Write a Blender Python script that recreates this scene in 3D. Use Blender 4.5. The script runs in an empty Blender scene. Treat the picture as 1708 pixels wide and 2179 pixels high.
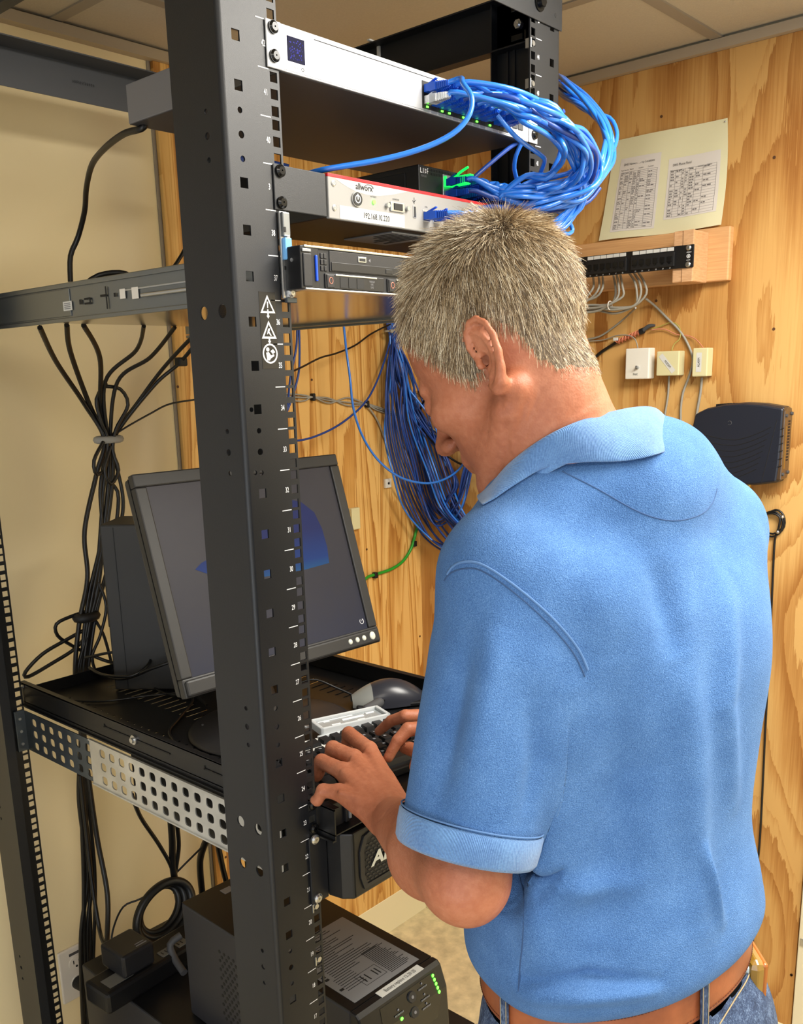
import bpy, math, random
import numpy as np
from mathutils import Vector, Matrix, Euler
rnd = random.Random(7)
SC = bpy.context.scene
COL = SC.collection
# ---- units: everything below is written in millimetres in the rack's own frame
# (x to the right along the rack front, y into the rack, z up from rack unit 0); FLOOR is the floor in it
FLOOR = -89.0
U = 44.45
# ------------------------------------------------------------------ camera
CAM_P = np.array([-689.82, -775.47, 1521.13]); CAM_E = (1.3411123, 0.0254380, -0.8450183)
FPX = 1976.57; CX = 855.2; CY = 1258.68
cam = bpy.data.objects.new('camera', bpy.data.cameras.new('camera')); COL.objects.link(cam)
cam.location = (CAM_P[0]/1000, CAM_P[1]/1000, (CAM_P[2]-FLOOR)/1000); cam.rotation_euler = CAM_E
cam.data.sensor_fit = 'HORIZONTAL'; cam.data.sensor_width = 36; cam.data.lens = 36*FPX/1708
cam.data.shift_x = -(CX-854)/1708; cam.data.shift_y = (CY-1089.5)/1708
cam.data.clip_start = .02
SC.camera = cam
CR = np.array(Euler(CAM_E).to_matrix())
def ray(x, y): return CR @ np.array([(x-CX)/FPX, -(y-CY)/FPX, -1.0])
def at(x, y, ax, v):            # the point of a real plane (x, y or z = v) seen at a pixel
    d = ray(x, y); i = 'xyz'.index(ax); return CAM_P + d*((v-CAM_P[i])/d[i])
def dp(x, y, t): return CAM_P + ray(x, y)*t      # a point t mm deep
# ------------------------------------------------------------------ world and lights
W = bpy.data.worlds.new('room_air'); SC.world = W; W.use_nodes = True
W.node_tree.nodes['Background'].inputs[0].default_value = (.9, .92, 1, 1)
W.node_tree.nodes['Background'].inputs[1].default_value = .25
SC.view_settings.view_transform = 'Standard'; SC.view_settings.look = 'None'
SC.view_settings.gamma = 1; SC.view_settings.use_curve_mapping = False
SC.view_settings.exposure = 0.22
def area(name, loc, sx, sy, power, col, rot=(0, 0, 0), spread=math.pi):
    l = bpy.data.lights.new(name, 'AREA'); l.shape = 'RECTANGLE'; l.size = sx/1000; l.size_y = sy/1000
    l.energy = power; l.color = col; l.spread = spread
    o = bpy.data.objects.new(name, l); COL.objects.link(o)
    o.location = (loc[0]/1000, loc[1]/1000, (loc[2]-FLOOR)/1000); o.rotation_euler = rot
    return o
XL0 = -1700.0
LIGHTS = [(500, -900), (-950, -1350)]
area('troffer_light', (500, -900, 2146), 560, 1160, 43, (1, .965, .90))
area('troffer_light', (-950, -1350, 2146), 560, 1160, 11, (1, .965, .91))
area('cool_fill_light', (XL0+30, -1150, 950), 900, 1900, 16, (.80, .89, 1), rot=(0, -math.pi/2, 0))  # unseen cool fill, added to lift the faces turned to the left
# ------------------------------------------------------------------ materials
def srgb(c):
    return tuple([(x/255/12.92 if x/255 <= .04045 else ((x/255+.055)/1.055)**2.4) for x in c])+(1,)
class NT:
    def __init__(s, name):
        s.m = bpy.data.materials.new(name); s.m.use_nodes = True; s.t = s.m.node_tree
        s.b = s.t.nodes['Principled BSDF']
    def n(s, typ, **kw):
        x = s.t.nodes.new(typ)
        for k, v in kw.items():
            if k.startswith('i_'):
                key = k[2:]; key = int(key) if key.isdigit() else key.replace('_', ' ')
                x.inputs[key].default_value = v
            else: setattr(x, k, v)
        return x
    def l(s, a, b): s.t.links.new(a, b)
    def coords(s, scale=(1, 1, 1)):
        tc = s.n('ShaderNodeTexCoord'); mp = s.n('ShaderNodeMapping'); mp.inputs['Scale'].default_value = scale
        s.l(tc.outputs['Object'], mp.inputs[0]); return mp.outputs[0]
    def math(s, op, a, b=None):
        x = s.n('ShaderNodeMath', operation=op)
        for i, v in enumerate((a, b)):
            if v is None: continue
            if isinstance(v, (int, float)): x.inputs[i].default_value = v
            else: s.l(v, x.inputs[i])
        return x.outputs[0]
    def ramp(s, fac, stops, interp='LINEAR'):
        r = s.n('ShaderNodeValToRGB'); r.color_ramp.interpolation = interp
        e = r.color_ramp.elements
        while len(e) < len(stops): e.new(.5)
        for el, (p, c) in zip(e, stops): el.position = p; el.color = c if len(c) == 4 else srgb(c)
        s.l(fac, r.inputs[0]); return r.outputs[0]
    def bump(s, h, strength=.2, dist=.001):
        b = s.n('ShaderNodeBump'); b.inputs['Strength'].default_value = strength; b.inputs['Distance'].default_value = dist
        s.l(h, b.inputs['Height']); s.l(b.outputs[0], s.b.inputs['Normal'])
    def noise(s, v, scale, detail=3, rough=.55, dist=0):
        x = s.n('ShaderNodeTexNoise'); s.l(v, x.inputs['Vector'])
        x.inputs['Scale'].default_value = scale; x.inputs['Detail'].default_value = detail
        x.inputs['Roughness'].default_value = rough; x.inputs['Distortion'].default_value = dist
        return x.outputs['Fac']
def mat(name, col, rough=.5, metal=0, nz=0, nscale=800, spec=.5, emit=0, alpha=1, trans=0, coat=0, var=0, vscale=20):
    t = NT(name); b = t.b
    c = srgb(col)
    b.inputs['Base Color'].default_value = c; b.inputs['Roughness'].default_value = rough
    b.inputs['Metallic'].default_value = metal; b.inputs['Specular IOR Level'].default_value = spec
    b.inputs['Coat Weight'].default_value = coat
    if trans: b.inputs['Transmission Weight'].default_value = trans
    if emit: b.inputs['Emission Color'].default_value = c; b.inputs['Emission Strength'].default_value = emit
    v = None
    if nz: v = t.coords(); t.bump(t.noise(v, nscale), nz, .0006)
    if var:
        v = v or t.coords(); f = t.noise(v, vscale, 4)
        d = tuple(x*(1-var) for x in col); u = tuple(min(255, x*(1+var)) for x in col)
        t.l(t.ramp(f, [(.3, d), (.7, u)]), b.inputs['Base Color'])
    return t.m
def plywood(name, axis, sx, sz, k, light, mid, dark, seed, fine=1, patch=.0):
    t = NT(name); tc = t.n('ShaderNodeTexCoord'); sp = t.n('ShaderNodeSeparateXYZ'); t.l(tc.outputs['Object'], sp.inputs[0])
    h = sp.outputs[0 if axis == 'x' else 1]; z = sp.outputs[2]
    def vec(a, b, off=0):
        c = t.n('ShaderNodeCombineXYZ'); t.l(t.math('MULTIPLY', h, a), c.inputs[0]); t.l(t.math('MULTIPLY', z, b), c.inputs[1])
        c.inputs[2].default_value = seed+off; return c.outputs[0]
    f = t.noise(vec(sx, sz), 1, 1.5, .45, .35)
    warp = t.noise(vec(sx*9, sz*4, 3), 1, 3, .6)
    grain = t.noise(vec(300, 6, 7), 1, 3, .6)
    grain2 = t.noise(vec(60, 2.4, 11), 1, 2, .6)
    w = t.math('ADD', t.math('MULTIPLY', warp, .45), t.math('MULTIPLY', grain, .16))
    saw = t.math('FRACT', t.math('ADD', t.math('MULTIPLY', f, k), w))
    fine_ = t.math('FRACT', t.math('ADD', t.math('MULTIPLY', f, k*2.7), t.math('MULTIPLY', w, 1.2)))
    ring = t.math('POWER', fine_, 2.2)
    mixv = t.math('ADD', t.math('MULTIPLY', saw, .50), t.math('ADD', t.math('MULTIPLY', ring, .30), t.math('ADD', t.math('MULTIPLY', grain, .26*fine), t.math('MULTIPLY', grain2, .22))))
    mixv = t.math('SUBTRACT', mixv, .14)
    col = t.ramp(mixv, [(.10, light), (.36, light), (.58, mid), (.84, dark), (1, dark)])
    big = t.noise(vec(1.4, 1.1, 21), 1, 2)
    mx = t.n('ShaderNodeMix', data_type='RGBA', blend_type='MULTIPLY'); mx.inputs[0].default_value = .55
    t.l(col, mx.inputs[6]); t.l(t.ramp(big, [(.3, (232, 215, 190)), (.7, (255, 255, 255))]), mx.inputs[7])
    vor = t.n('ShaderNodeTexVoronoi'); t.l(vec(5, 3.1, 2), vor.inputs['Vector']); vor.inputs['Scale'].default_value = 1
    kn = t.math('LESS_THAN', vor.outputs['Distance'], .028)
    mk = t.n('ShaderNodeMix', data_type='RGBA'); t.l(kn, mk.inputs[0]); t.l(mx.outputs[2], mk.inputs[6]); mk.inputs[7].default_value = srgb((84, 48, 20))
    t.l(mk.outputs[2], t.b.inputs['Base Color'])
    t.b.inputs['Roughness'].default_value = .5; t.b.inputs['Specular IOR Level'].default_value = .35
    t.bump(grain, .12, .0006)
    return t.m
M = {}
def setm(**kw): M.update(kw)
setm(rack=mat('black_powder_coat', (21, 23, 27), .44, 0, .25, 1500, .5),
     rack_in=mat('dark_powder_coat', (26, 27, 30), .5, 0, .2, 1500, .4),
     white_print=mat('white_print', (235, 235, 235), .6),
     gray_print=mat('gray_print', (120, 120, 124), .6),
     steel=mat('brushed_steel', (196, 198, 200), .28, .95, .08, 400),
     zinc=mat('zinc_plate', (206, 206, 202), .38, .75, .05, 300, var=.08, vscale=14), rail=mat('slide_rail_steel', (132, 136, 138), .36, .9, .05, 300),
     zinc_dark=mat('blued_zinc', (96, 104, 112), .42, .8, .05, 300, var=.1),
     screw=mat('black_screw', (52, 52, 52), .22, .9),
     switch=mat('switch_silver', (186, 187, 190), .42, .15, .04, 900),
     switch_in=mat('switch_gray', (120, 119, 122), .5, .3, .04, 900),
     black=mat('black_plastic', (15, 15, 17), .42, 0, .1, 900),
     gloss=mat('gloss_black', (11, 12, 15), .2),
     dark=mat('matt_black', (12, 12, 13), .6),
     charcoal=mat('charcoal_plastic', (30, 30, 33), .45, 0, .15, 1200),
     ups=mat('dark_gray_paint', (40, 40, 45), .45, 0, .15, 1500),
     display=mat('touch_display', (10, 10, 44), .6, emit=.12, spec=.1),
     display_dot=mat('display_dot', (44, 44, 150), .5, emit=.3, spec=.1),
     device=mat('silver_front', (146, 144, 140), .5, .1, .05, 900),
     device_white=mat('white_front', (192, 191, 187), .5),
     red=mat('red_stripe', (200, 22, 32), .4),
     paper=mat('white_label', (208, 207, 201), .7),
     label_gray=mat('silver_label', (150, 152, 156), .45, .3),
     ink=mat('black_ink', (30, 30, 32), .7),
     green=mat('green_led', (90, 255, 60), .4, emit=4),
     green_soft=mat('green_glow', (20, 220, 80), .4, emit=1.5),
     gold=mat('gold_contact', (190, 150, 70), .35, .8),
     blue_clip=mat('blue_tab', (20, 80, 220), .4), blue_pale=mat('pale_blue_latch', (110, 175, 235), .4),
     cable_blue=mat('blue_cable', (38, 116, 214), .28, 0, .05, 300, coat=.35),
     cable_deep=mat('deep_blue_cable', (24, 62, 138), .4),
     boot=mat('blue_boot', (16, 80, 190), .4),
     clear=mat('clear_plastic', (225, 232, 235), .15, trans=.7, alpha=1),
     cable_black=mat('black_cable', (13, 13, 14), .42),
     cable_gray=mat('gray_cable', (152, 148, 136), .5),
     cable_green=mat('green_cable', (40, 150, 40), .4),
     velcro=mat('gray_strap', (150, 148, 142), .8),
     beige_box=mat('ivory_plastic', (214, 206, 160), .45), white_box=mat('white_plastic', (232, 228, 216), .42),
     outlet=mat('outlet_white', (226, 220, 210), .4),
     modem=mat('navy_black_plastic', (25, 29, 41), .42, 0, .05, 900),
     modem_end=mat('smoky_brown_plastic', (74, 56, 38), .25, coat=.4),
     monitor=mat('monitor_gray', (42, 41, 40), .48, 0, .12, 1400),
     button=mat('pearl_button', (214, 214, 198), .3),
     key=mat('black_key', (24, 24, 26), .4), frost=mat('frosted_plastic', (226, 230, 232), .3, trans=.35),
     mouse=mat('graphite_mouse', (46, 47, 54), .3), mouse_silver=mat('silver_mouse', (150, 152, 148), .4, .3),
     orange=mat('orange_wire', (206, 124, 92), .5), rubber=mat('gray_rubber', (70, 70, 72), .6))
M['far_wall'] = mat('pale_gray_wall', (196, 200, 208), .85)
M['wall'] = mat('cream_drywall', (244, 226, 182), .85, 0, .15, 260, .2)
M['tile'] = mat('ceiling_tile', (190, 180, 162), .95, 0, .6, 700, .1, var=.02, vscale=300)
M['grid'] = mat('ceiling_grid', (150, 140, 126), .6)
M['angle'] = mat('wall_angle', (176, 162, 140), .6)
M['base'] = mat('cream_baseboard', (232, 220, 180), .55)
M['floor'] = mat('beige_vinyl', (206, 190, 150), .5, var=.10, vscale=28)
M['trim'] = mat('cream_trim', (226, 216, 186), .5)
M['ply_back'] = plywood('plywood_back', 'x', 9.5, .5, 8, (230, 186, 112), (206, 154, 80), (170, 114, 50), 3.3, 1.2)
M['ply_right'] = plywood('plywood_right', 'y', 2.9, .85, 6.0, (214, 170, 104), (194, 144, 80), (164, 110, 52), 17.7, 1.2)
def pine(name, sc, c0, c1):
    t = NT(name); g = t.noise(t.coords(sc), 1, 3, .6)
    t.l(t.ramp(g, [(.3, c0), (.7, c1)]), t.b.inputs['Base Color']); t.b.inputs['Roughness'].default_value = .55; t.bump(g, .1, .0005); return t.m
M['block'] = pine('pine_block', (60, 60, 420), (196, 148, 104), (216, 172, 128)); M['block_y'] = pine('pine_board', (30, 8, 300), (202, 150, 98), (222, 174, 120))

# ------------------------------------------------------------------ mesh building
class MB:
    def __init__(s): s.v = []; s.f = []; s.sm = []
    def add(s, v, f, smooth=False):
        o = len(s.v); s.v += [tuple(map(float, p)) for p in v]; s.f += [tuple(i+o for i in q) for q in f]; s.sm += [smooth]*len(f); return s
    def box(s, x0, x1, y0, y1, z0, z1, c=0):
        """box; c = chamfer"""
        if not c:
            return s.add([(x, y, z) for z in (z0, z1) for y in (y0, y1) for x in (x0, x1)],
                         [(0, 2, 3, 1), (4, 5, 7, 6), (0, 1, 5, 4), (2, 6, 7, 3), (0, 4, 6, 2), (1, 3, 7, 5)])
        c = min(c, (x1-x0)*.45, (y1-y0)*.45, (z1-z0)*.45)
        import bmesh
        bm = bmesh.new(); bmesh.ops.create_cube(bm, size=1)
        for q in bm.verts: q.co = ((x0+x1)/2+q.co.x*(x1-x0), (y0+y1)/2+q.co.y*(y1-y0), (z0+z1)/2+q.co.z*(z1-z0))
        bmesh.ops.bevel(bm, geom=bm.edges[:], offset=c, segments=2, affect='EDGES', profile=.5)
        bm.verts.index_update(); s.add([q.co[:] for q in bm.verts], [[q.index for q in f.verts] for f in bm.faces]); bm.free(); return s
    def prism(s, pts, ax, a, b):
        """extrude a 2-D outline along axis ax from a to b; pts in the two other axes in order"""
        i = 'xyz'.index(ax); n = len(pts)
        def P(p, t):
            q = [p[0], p[1]]; q.insert(i, t); return q
        v = [P(p, a) for p in pts]+[P(p, b) for p in pts]
        area_ = sum(pts[k][0]*pts[(k+1) % n][1]-pts[(k+1) % n][0]*pts[k][1] for k in range(n))
        flip = (area_ > 0) ^ (ax == 'y') ^ (b < a)
        f = [tuple(range(n)), tuple(range(2*n-1, n-1, -1))]+[(k, k+n, (k+1) % n+n, (k+1) % n) for k in range(n)]
        if flip: f = [tuple(reversed(q)) for q in f]
        return s.add(v, f)
    def cyl(s, p0, p1, r0, r1=None, n=16, caps=True):
        p0 = np.array(p0, float); p1 = np.array(p1, float); r1 = r0 if r1 is None else r1
        d = p1-p0; d /= np.linalg.norm(d); a = np.cross(d, (0, 0, 1) if abs(d[2]) < .9 else (1, 0, 0)); a /= np.linalg.norm(a); b = np.cross(d, a)
        v = []
        for p, r in ((p0, r0), (p1, r1)):
            for k in range(n):
                t = 2*math.pi*k/n; v.append(p+r*(a*math.cos(t)+b*math.sin(t)))
        s.add(v, [(k, (k+1) % n, (k+1) % n+n, k+n) for k in range(n)], True)
        if caps: s.add(v, [tuple(range(n-1, -1, -1)), tuple(range(n, 2*n))])
        return s
    def tube(s, pts, r, n=8, step=None, closed=False, caps=True):
        P = smooth_path(pts, closed) if step is None else np.array(pts, float)
        m = len(P); R = r if hasattr(r, '__len__') else [r]*m
        if len(R) != m: R = np.interp(np.linspace(0, 1, m), np.linspace(0, 1, len(R)), R)
        T = np.gradient(P, axis=0)
        if closed: T = np.roll(P, -1, 0)-np.roll(P, 1, 0)
        T /= np.linalg.norm(T, axis=1)[:, None]+1e-9
        a = np.cross(T[0], (0, 0, 1)); a = a if np.linalg.norm(a) > .1 else np.cross(T[0], (1, 0, 0)); a /= np.linalg.norm(a)
        v = []
        for i in range(m):
            a = a-T[i]*np.dot(a, T[i]); a /= np.linalg.norm(a); b = np.cross(T[i], a)
            for k in range(n):
                t = 2*math.pi*k/n; v.append(P[i]+R[i]*(a*math.cos(t)+b*math.sin(t)))
        f = []
        for i in range(m-1+(1 if closed else 0)):
            j = (i+1) % m
            for k in range(n): f.append((i*n+k, i*n+(k+1) % n, j*n+(k+1) % n, j*n+k))
        s.add(v, f, True)
        if caps and not closed: s.add(v, [tuple(range(n-1, -1, -1)), tuple(range((m-1)*n, m*n))])
        return s
    def ell(s, c, r, n=16, m=10, rot=None):
        v = []; f = []
        for i in range(m+1):
            th = math.pi*i/m
            for k in range(n):
                ph = 2*math.pi*k/n; q = np.array([r[0]*math.sin(th)*math.cos(ph), r[1]*math.sin(th)*math.sin(ph), r[2]*math.cos(th)])
                if rot is not None: q = rot @ q
                v.append(q+np.array(c))
        for i in range(m):
            for k in range(n): f.append((i*n+k, (i+1)*n+k, (i+1)*n+(k+1) % n, i*n+(k+1) % n))
        return s.add(v, f, True)
    def plate(s, o, eu, ev, lu, lv, holes, th):
        """flat sheet with holes: origin o, unit axes eu, ev, thickness th along eu x ev (backwards); holes (u, v, half_u, half_v, round?)"""
        o = np.array(o, float); eu = np.array(eu, float); ev = np.array(ev, float); w = np.cross(eu, ev)
        rows = sorted({0, lv} | {h[1]-h[3] for h in holes} | {h[1]+h[3] for h in holes})
        rows = [r for i, r in enumerate(rows) if i == 0 or r-rows[i-1] > 1e-6]
        vv = []; ff = []
        def q(*p):
            b = len(vv); vv.extend(p); ff.append(tuple(range(b, b+len(p))))
        def emit(u0, v0, u1, v1):
            for t, r in ((0, False), (th, True)):
                c = [o+eu*a+ev*b-w*t for a, b in ((u0, v0), (u1, v0), (u1, v1), (u0, v1))]
                q(*(c[::-1] if r else c))
        for r0, r1 in zip(rows[:-1], rows[1:]):
            mid = (r0+r1)/2
            hs = sorted([h for h in holes if h[1]-h[3] < mid < h[1]+h[3]])
            u = 0
            for h in hs:
                if h[0]-h[2] > u: emit(u, r0, h[0]-h[2], r1)
                u = max(u, h[0]+h[2])
            if u < lu: emit(u, r0, lu, r1)
        for h in holes:
            if h[4]:      # a round or oval hole: corners of its cell filled, wall all round
                n = 20
                P = []
                for k in range(n):
                    t = 2*math.pi*(k+.5)/n; cx, sy = math.cos(t), math.sin(t)
                    e = 1.0 if h[4] is True else h[4]
                    P.append((h[0]+h[2]*.985*math.copysign(abs(cx)**e, cx), h[1]+h[3]*.985*math.copysign(abs(sy)**e, sy)))
                B = []
                for k in range(n):
                    t = 2*math.pi*(k+.5)/n; cx, sy = math.cos(t), math.sin(t); mm = max(abs(cx), abs(sy))
                    B.append((h[0]+h[2]*cx/mm, h[1]+h[3]*sy/mm))
                for k in range(n):
                    j = (k+1) % n
                    sx = lambda t: h[2]*(1 if math.cos(t) > 0 else -1)
                    for tt, rv in ((0, True), (th, False)):
                        c = [o+eu*a+ev*b-w*tt for a, b in (P[k], P[j], B[j], B[k])]
                        t1 = 2*math.pi*(k+.5)/n; t2 = 2*math.pi*(j+.5)/n
                        on = lambda b: abs(abs(b[0]-h[0])-h[2]) < 1e-6
                        if on(B[k]) != on(B[j]):
                            tm = 2*math.pi*(k+1)/n
                            cr = (h[0]+math.copysign(h[2], math.cos(tm)), h[1]+math.copysign(h[3], math.sin(tm)))
                            c.insert(3, o+eu*cr[0]+ev*cr[1]-w*tt)
                        q(*(c[::-1] if rv else c))
                    c = [o+eu*P[k][0]+ev*P[k][1], o+eu*P[j][0]+ev*P[j][1]]
                    q(c[0], c[0]-w*th, c[1]-w*th, c[1])
            else:
                cs = [(h[0]-h[2], h[1]-h[3]), (h[0]+h[2], h[1]-h[3]), (h[0]+h[2], h[1]+h[3]), (h[0]-h[2], h[1]+h[3])]
                for k in range(4):
                    a, b = cs[k], cs[(k+1) % 4]; A = o+eu*a[0]+ev*a[1]; Bq = o+eu*b[0]+ev*b[1]
                    q(A, Bq, Bq-w*th, A-w*th)
        cs = [(0, 0), (lu, 0), (lu, lv), (0, lv)]
        for k in range(4):
            a, b = cs[k], cs[(k+1) % 4]; A = o+eu*a[0]+ev*a[1]; Bq = o+eu*b[0]+ev*b[1]
            q(A, A-w*th, Bq-w*th, Bq)
        return s.add(vv, ff)
def smooth_path(pts, closed=False, per=None):
    P = np.array(pts, float); n = len(P)
    if n < 3: return P
    out = []
    rng = range(n) if closed else range(n-1)
    for i in rng:
        if closed: a, b, c, d = P[(i-1) % n], P[i], P[(i+1) % n], P[(i+2) % n]
        else: a, b, c, d = P[max(i-1, 0)], P[i], P[i+1], P[min(i+2, n-1)]
        k = per or max(3, min(9, int(np.linalg.norm(c-b)/9)))
        for j in range(k):
            t = j/k; out.append(.5*((2*b)+(-a+c)*t+(2*a-5*b+4*c-d)*t*t+(-a+3*b-3*c+d)*t**3))
    if not closed: out.append(P[-1])
    return np.array(out)
def WM(T):
    """matrix of a thing in mm rack coordinates"""
    m = np.eye(4)
    if T is not None and 'mm' in T: m = np.array(list(T['mm'])).reshape(4, 4)
    return m
REG = {}
def setp(o, label=None, cat=None, group=None, kind=None):
    if label: o['label'] = label
    if cat: o['category'] = cat
    if group: o['group'] = group
    if kind: o['kind'] = kind
    return o
def build(name, mb, mats, parent=None, base=None, bevel=0, local=False, **kw):
    """one mesh object; vertices in rack mm (or in the parent's own frame when local)"""
    V = np.array(mb.v, float)
    if parent is not None: pm = REG[parent]
    else: pm = Matrix.Identity(4)
    if local: orig = Vector((0, 0, 0)); Vl = V
    else:
        inv = np.array(pm.inverted()); Vl = V @ inv[:3, :3].T+inv[:3, 3]
    if parent is None:
        b = np.array(base if base is not None else (V[:, 0].mean(), V[:, 1].mean(), V[:, 2].min())); Vl = V-b
    me = bpy.data.meshes.new(name)
    me.from_pydata((Vl/1000).tolist(), [], mb.f)
    me.polygons.foreach_set('use_smooth', mb.sm); me.update()
    mats = mats if isinstance(mats, (list, tuple)) else [mats]
    for m in mats: me.materials.append(m)
    o = bpy.data.objects.new(name, me); COL.objects.link(o)
    if parent is None:
        o.location = (b[0]/1000, b[1]/1000, (b[2]-FLOOR)/1000); REG[o] = Matrix.Translation(b)
    else: o.parent = parent; REG[o] = pm
    if bevel:
        bv = o.modifiers.new('bevel', 'BEVEL'); bv.width = bevel/1000; bv.segments = 2; bv.limit_method = 'ANGLE'; bv.angle_limit = math.radians(50)
    return setp(o, **kw)
def thing(name, label, cat, base, rot=0, group=None, eul=None):
    o = bpy.data.objects.new(name, None); COL.objects.link(o); o.empty_display_size = .05
    o.location = (base[0]/1000, base[1]/1000, (base[2]-FLOOR)/1000)
    e = Euler(eul if eul else (0, 0, rot)); o.rotation_euler = e
    REG[o] = Matrix.Translation(base) @ e.to_matrix().to_4x4()
    return setp(o, label, cat, group)
def dup(o, parent=None, loc=None):
    c = o.copy(); COL.objects.link(c)
    if parent is not None: c.parent = parent
    if loc is not None: c.location = loc
    REG[c] = REG.get(parent, REG.get(o, Matrix.Identity(4)))
    for ch in o.children: dup(ch, c)
    return c
def text(name, s, size, org, ex, ey, m, parent, center=True, th=.15, squash=1, bold=0, **kw):
    """flat lettering on a surface: ex reading direction, ey up"""
    cu = bpy.data.curves.new('t', 'FONT'); cu.body = s; cu.size = size; cu.extrude = 0; cu.offset = bold; cu.resolution_u = 3
    if center: cu.align_x = 'CENTER'; cu.align_y = 'CENTER'
    o = bpy.data.objects.new('t', cu); me = o.to_mesh()
    ex = np.array(ex, float); ey = np.array(ey, float); ez = np.cross(ex, ey)
    mb = MB(); mb.add([np.array(org)+ex*p.co.x*squash+ey*p.co.y+ez*th for p in me.vertices], [tuple(p.vertices) for p in me.polygons])
    o.to_mesh_clear(); bpy.data.objects.remove(o); bpy.data.curves.remove(cu)
    if not mb.v: return None
    return build(name, mb, m, parent, **kw)
def screw_mb(c, d, r=5.5, h=3):
    """pan head with a cross recess, axis d"""
    c = np.array(c, float); d = np.array(d, float); mb = MB()
    mb.cyl(c, c+d*h*.55, r, r, 20); mb.cyl(c+d*h*.55, c+d*h, r*.97, r*.62, 20)
    a = np.cross(d, (0, 0, 1)); a /= np.linalg.norm(a); b = np.cross(d, a)
    for u, v in ((a, b), (b, a)):
        p = c+d*(h+.05); L, w = r*.5, r*.13
        mb.add([p-u*L-v*w, p+u*L-v*w, p+u*L+v*w, p-u*L+v*w, p-u*L-v*w-d*.1, p+u*L-v*w-d*.1, p+u*L+v*w-d*.1, p-u*L+v*w-d*.1], [(0, 1, 2, 3), (7, 6, 5, 4)])
    return mb

def scribble(name, o, ex, ey, w, h, m, parent, seed=1):
    """print too small to read in the photograph: a row of short strokes"""
    r = random.Random(seed+int(w)); mb = MB(); o = np.array(o, float); ex = np.array(ex, float); ey = np.array(ey, float); x = 0
    while x < w:
        k = h*(.35+.3*r.random()); y0 = h*.5*r.random(); y1 = y0+h*(.3+.25*r.random())
        s = h*.18
        mb.add([o+ex*x+ey*0, o+ex*(x+s)+ey*0, o+ex*(x+s)+ey*h, o+ex*x+ey*h], [(0, 1, 2, 3)])
        if r.random() < .8: mb.add([o+ex*(x+s)+ey*y0, o+ex*(x+k)+ey*y0, o+ex*(x+k)+ey*(y0+s), o+ex*(x+s)+ey*(y0+s)], [(0, 1, 2, 3)])
        if r.random() < .6: mb.add([o+ex*(x+s)+ey*y1, o+ex*(x+k)+ey*y1, o+ex*(x+k)+ey*(y1+s), o+ex*(x+s)+ey*(y1+s)], [(0, 1, 2, 3)])
        x += k+h*.25
    return build(name, mb, m, parent)
# ================================================================== SETTING
YW, XW, ZC = 925.0, 1278.0, 2155.0     # back wall, right wall, ceiling
XL, YF = -1700.0, -2500.0
build('floor', MB().box(XL, XW+60, YF, YW+40, FLOOR-30, FLOOR), M['floor'], kind='structure')
wb = build('wall_back', MB().box(XL, XW+60, YW, YW+60, FLOOR, ZC+60), M['wall'], kind='structure')
wr = build('wall_right', MB().box(XW+10, XW+70, YF, YW+60, FLOOR, ZC+60), M['wall'], kind='structure')
build('wall_left', MB().box(XL-60, XL, YF, YW+60, FLOOR, ZC+60), M['far_wall'], kind='structure')
build('wall_front', MB().box(XL-60, XW+70, YF-60, YF, FLOOR, ZC+60), M['far_wall'], kind='structure')
build('cool_reflector_1', MB().box(-1300, -380, YW-14, YW, FLOOR, 1960, 2), M['far_wall'], kind='structure')  # unseen pale panel, added so the post's side face reflects a cooler tone
# plywood sheets over the drywall
build('plywood_sheet', MB().box(500, XW-1, YW-12, YW, FLOOR+110, ZC-22), M['ply_back'], wb, bevel=1)
build('seam_strip', MB().box(492, 499, YW-3, YW, FLOOR+110, ZC-22), M['grid'], wb)
build('plywood_sheet', MB().box(XW-4, XW+10, -183, YW-12, FLOOR+110, ZC-22), M['ply_right'], wr, bevel=1)
build('baseboard_back', MB().prism([(YW-13, FLOOR), (YW-13, FLOOR+112), (YW-9, FLOOR+118), (YW, FLOOR+118), (YW, FLOOR)], 'x', XL, XW-12), M['base'], kind='structure')
build('baseboard_right', MB().box(XW-17, XW+10, -183, YW-12, FLOOR, FLOOR+118, 2), M['base'], kind='structure')
build('trim_1', MB().box(XW-12, XW+10, -280, -187, FLOOR, 2040, 2), M['trim'], kind='structure')
build('trim_2', MB().box(XW+2, XW+10, -1100, -280, FLOOR, 1990, 1), M['trim'], kind='structure')
build('strike_plate', MB().box(XW-14, XW-11.5, -205, -191, 250, 268, 1), M['steel'], None, label='small metal latch plate on the cream door trim at far right', cat='latch plate')
for k in range(6):      # nails in the plywood
    pass
# ceiling: tiles in a T grid
ce = build('ceiling', MB().box(XL, XW+70, YF, YW+60, ZC+14, ZC+60), M['tile'], kind='structure')
gx = [905-610*i for i in range(6)]; gy = [102+610*i for i in range(-4, 2)]
tx = [XL]+sorted(g for g in gx if g > XL)+[XW]; ty = [YF]+sorted(gy)[:]; ty = [t for t in ty if t < YW-50]+[YW]
for i in range(len(tx)-1):
    for j in range(len(ty)-1):
        cx_, cy_ = (tx[i]+tx[i+1])/2, (ty[j]+ty[j+1])/2
        lit = None
        build('ceiling_tile', MB().box(tx[i]+9, tx[i+1]-9, ty[j]+9, ty[j+1]-9, ZC+2, ZC+14, 2), M['tile'], ce)
for x in tx[1:-1]: build('ceiling_grid_bar', MB().box(x-12, x+12, YF, YW, ZC-1, ZC+3), M['grid'], ce)
for y in ty[1:-1]: build('ceiling_grid_bar', MB().box(XL, XW, y-12, y+12, ZC-2, ZC+2), M['grid'], ce)
build('wall_angle', MB().box(XL, XW, YW-22, YW, ZC-22, ZC-3), M['angle'], ce)
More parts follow.
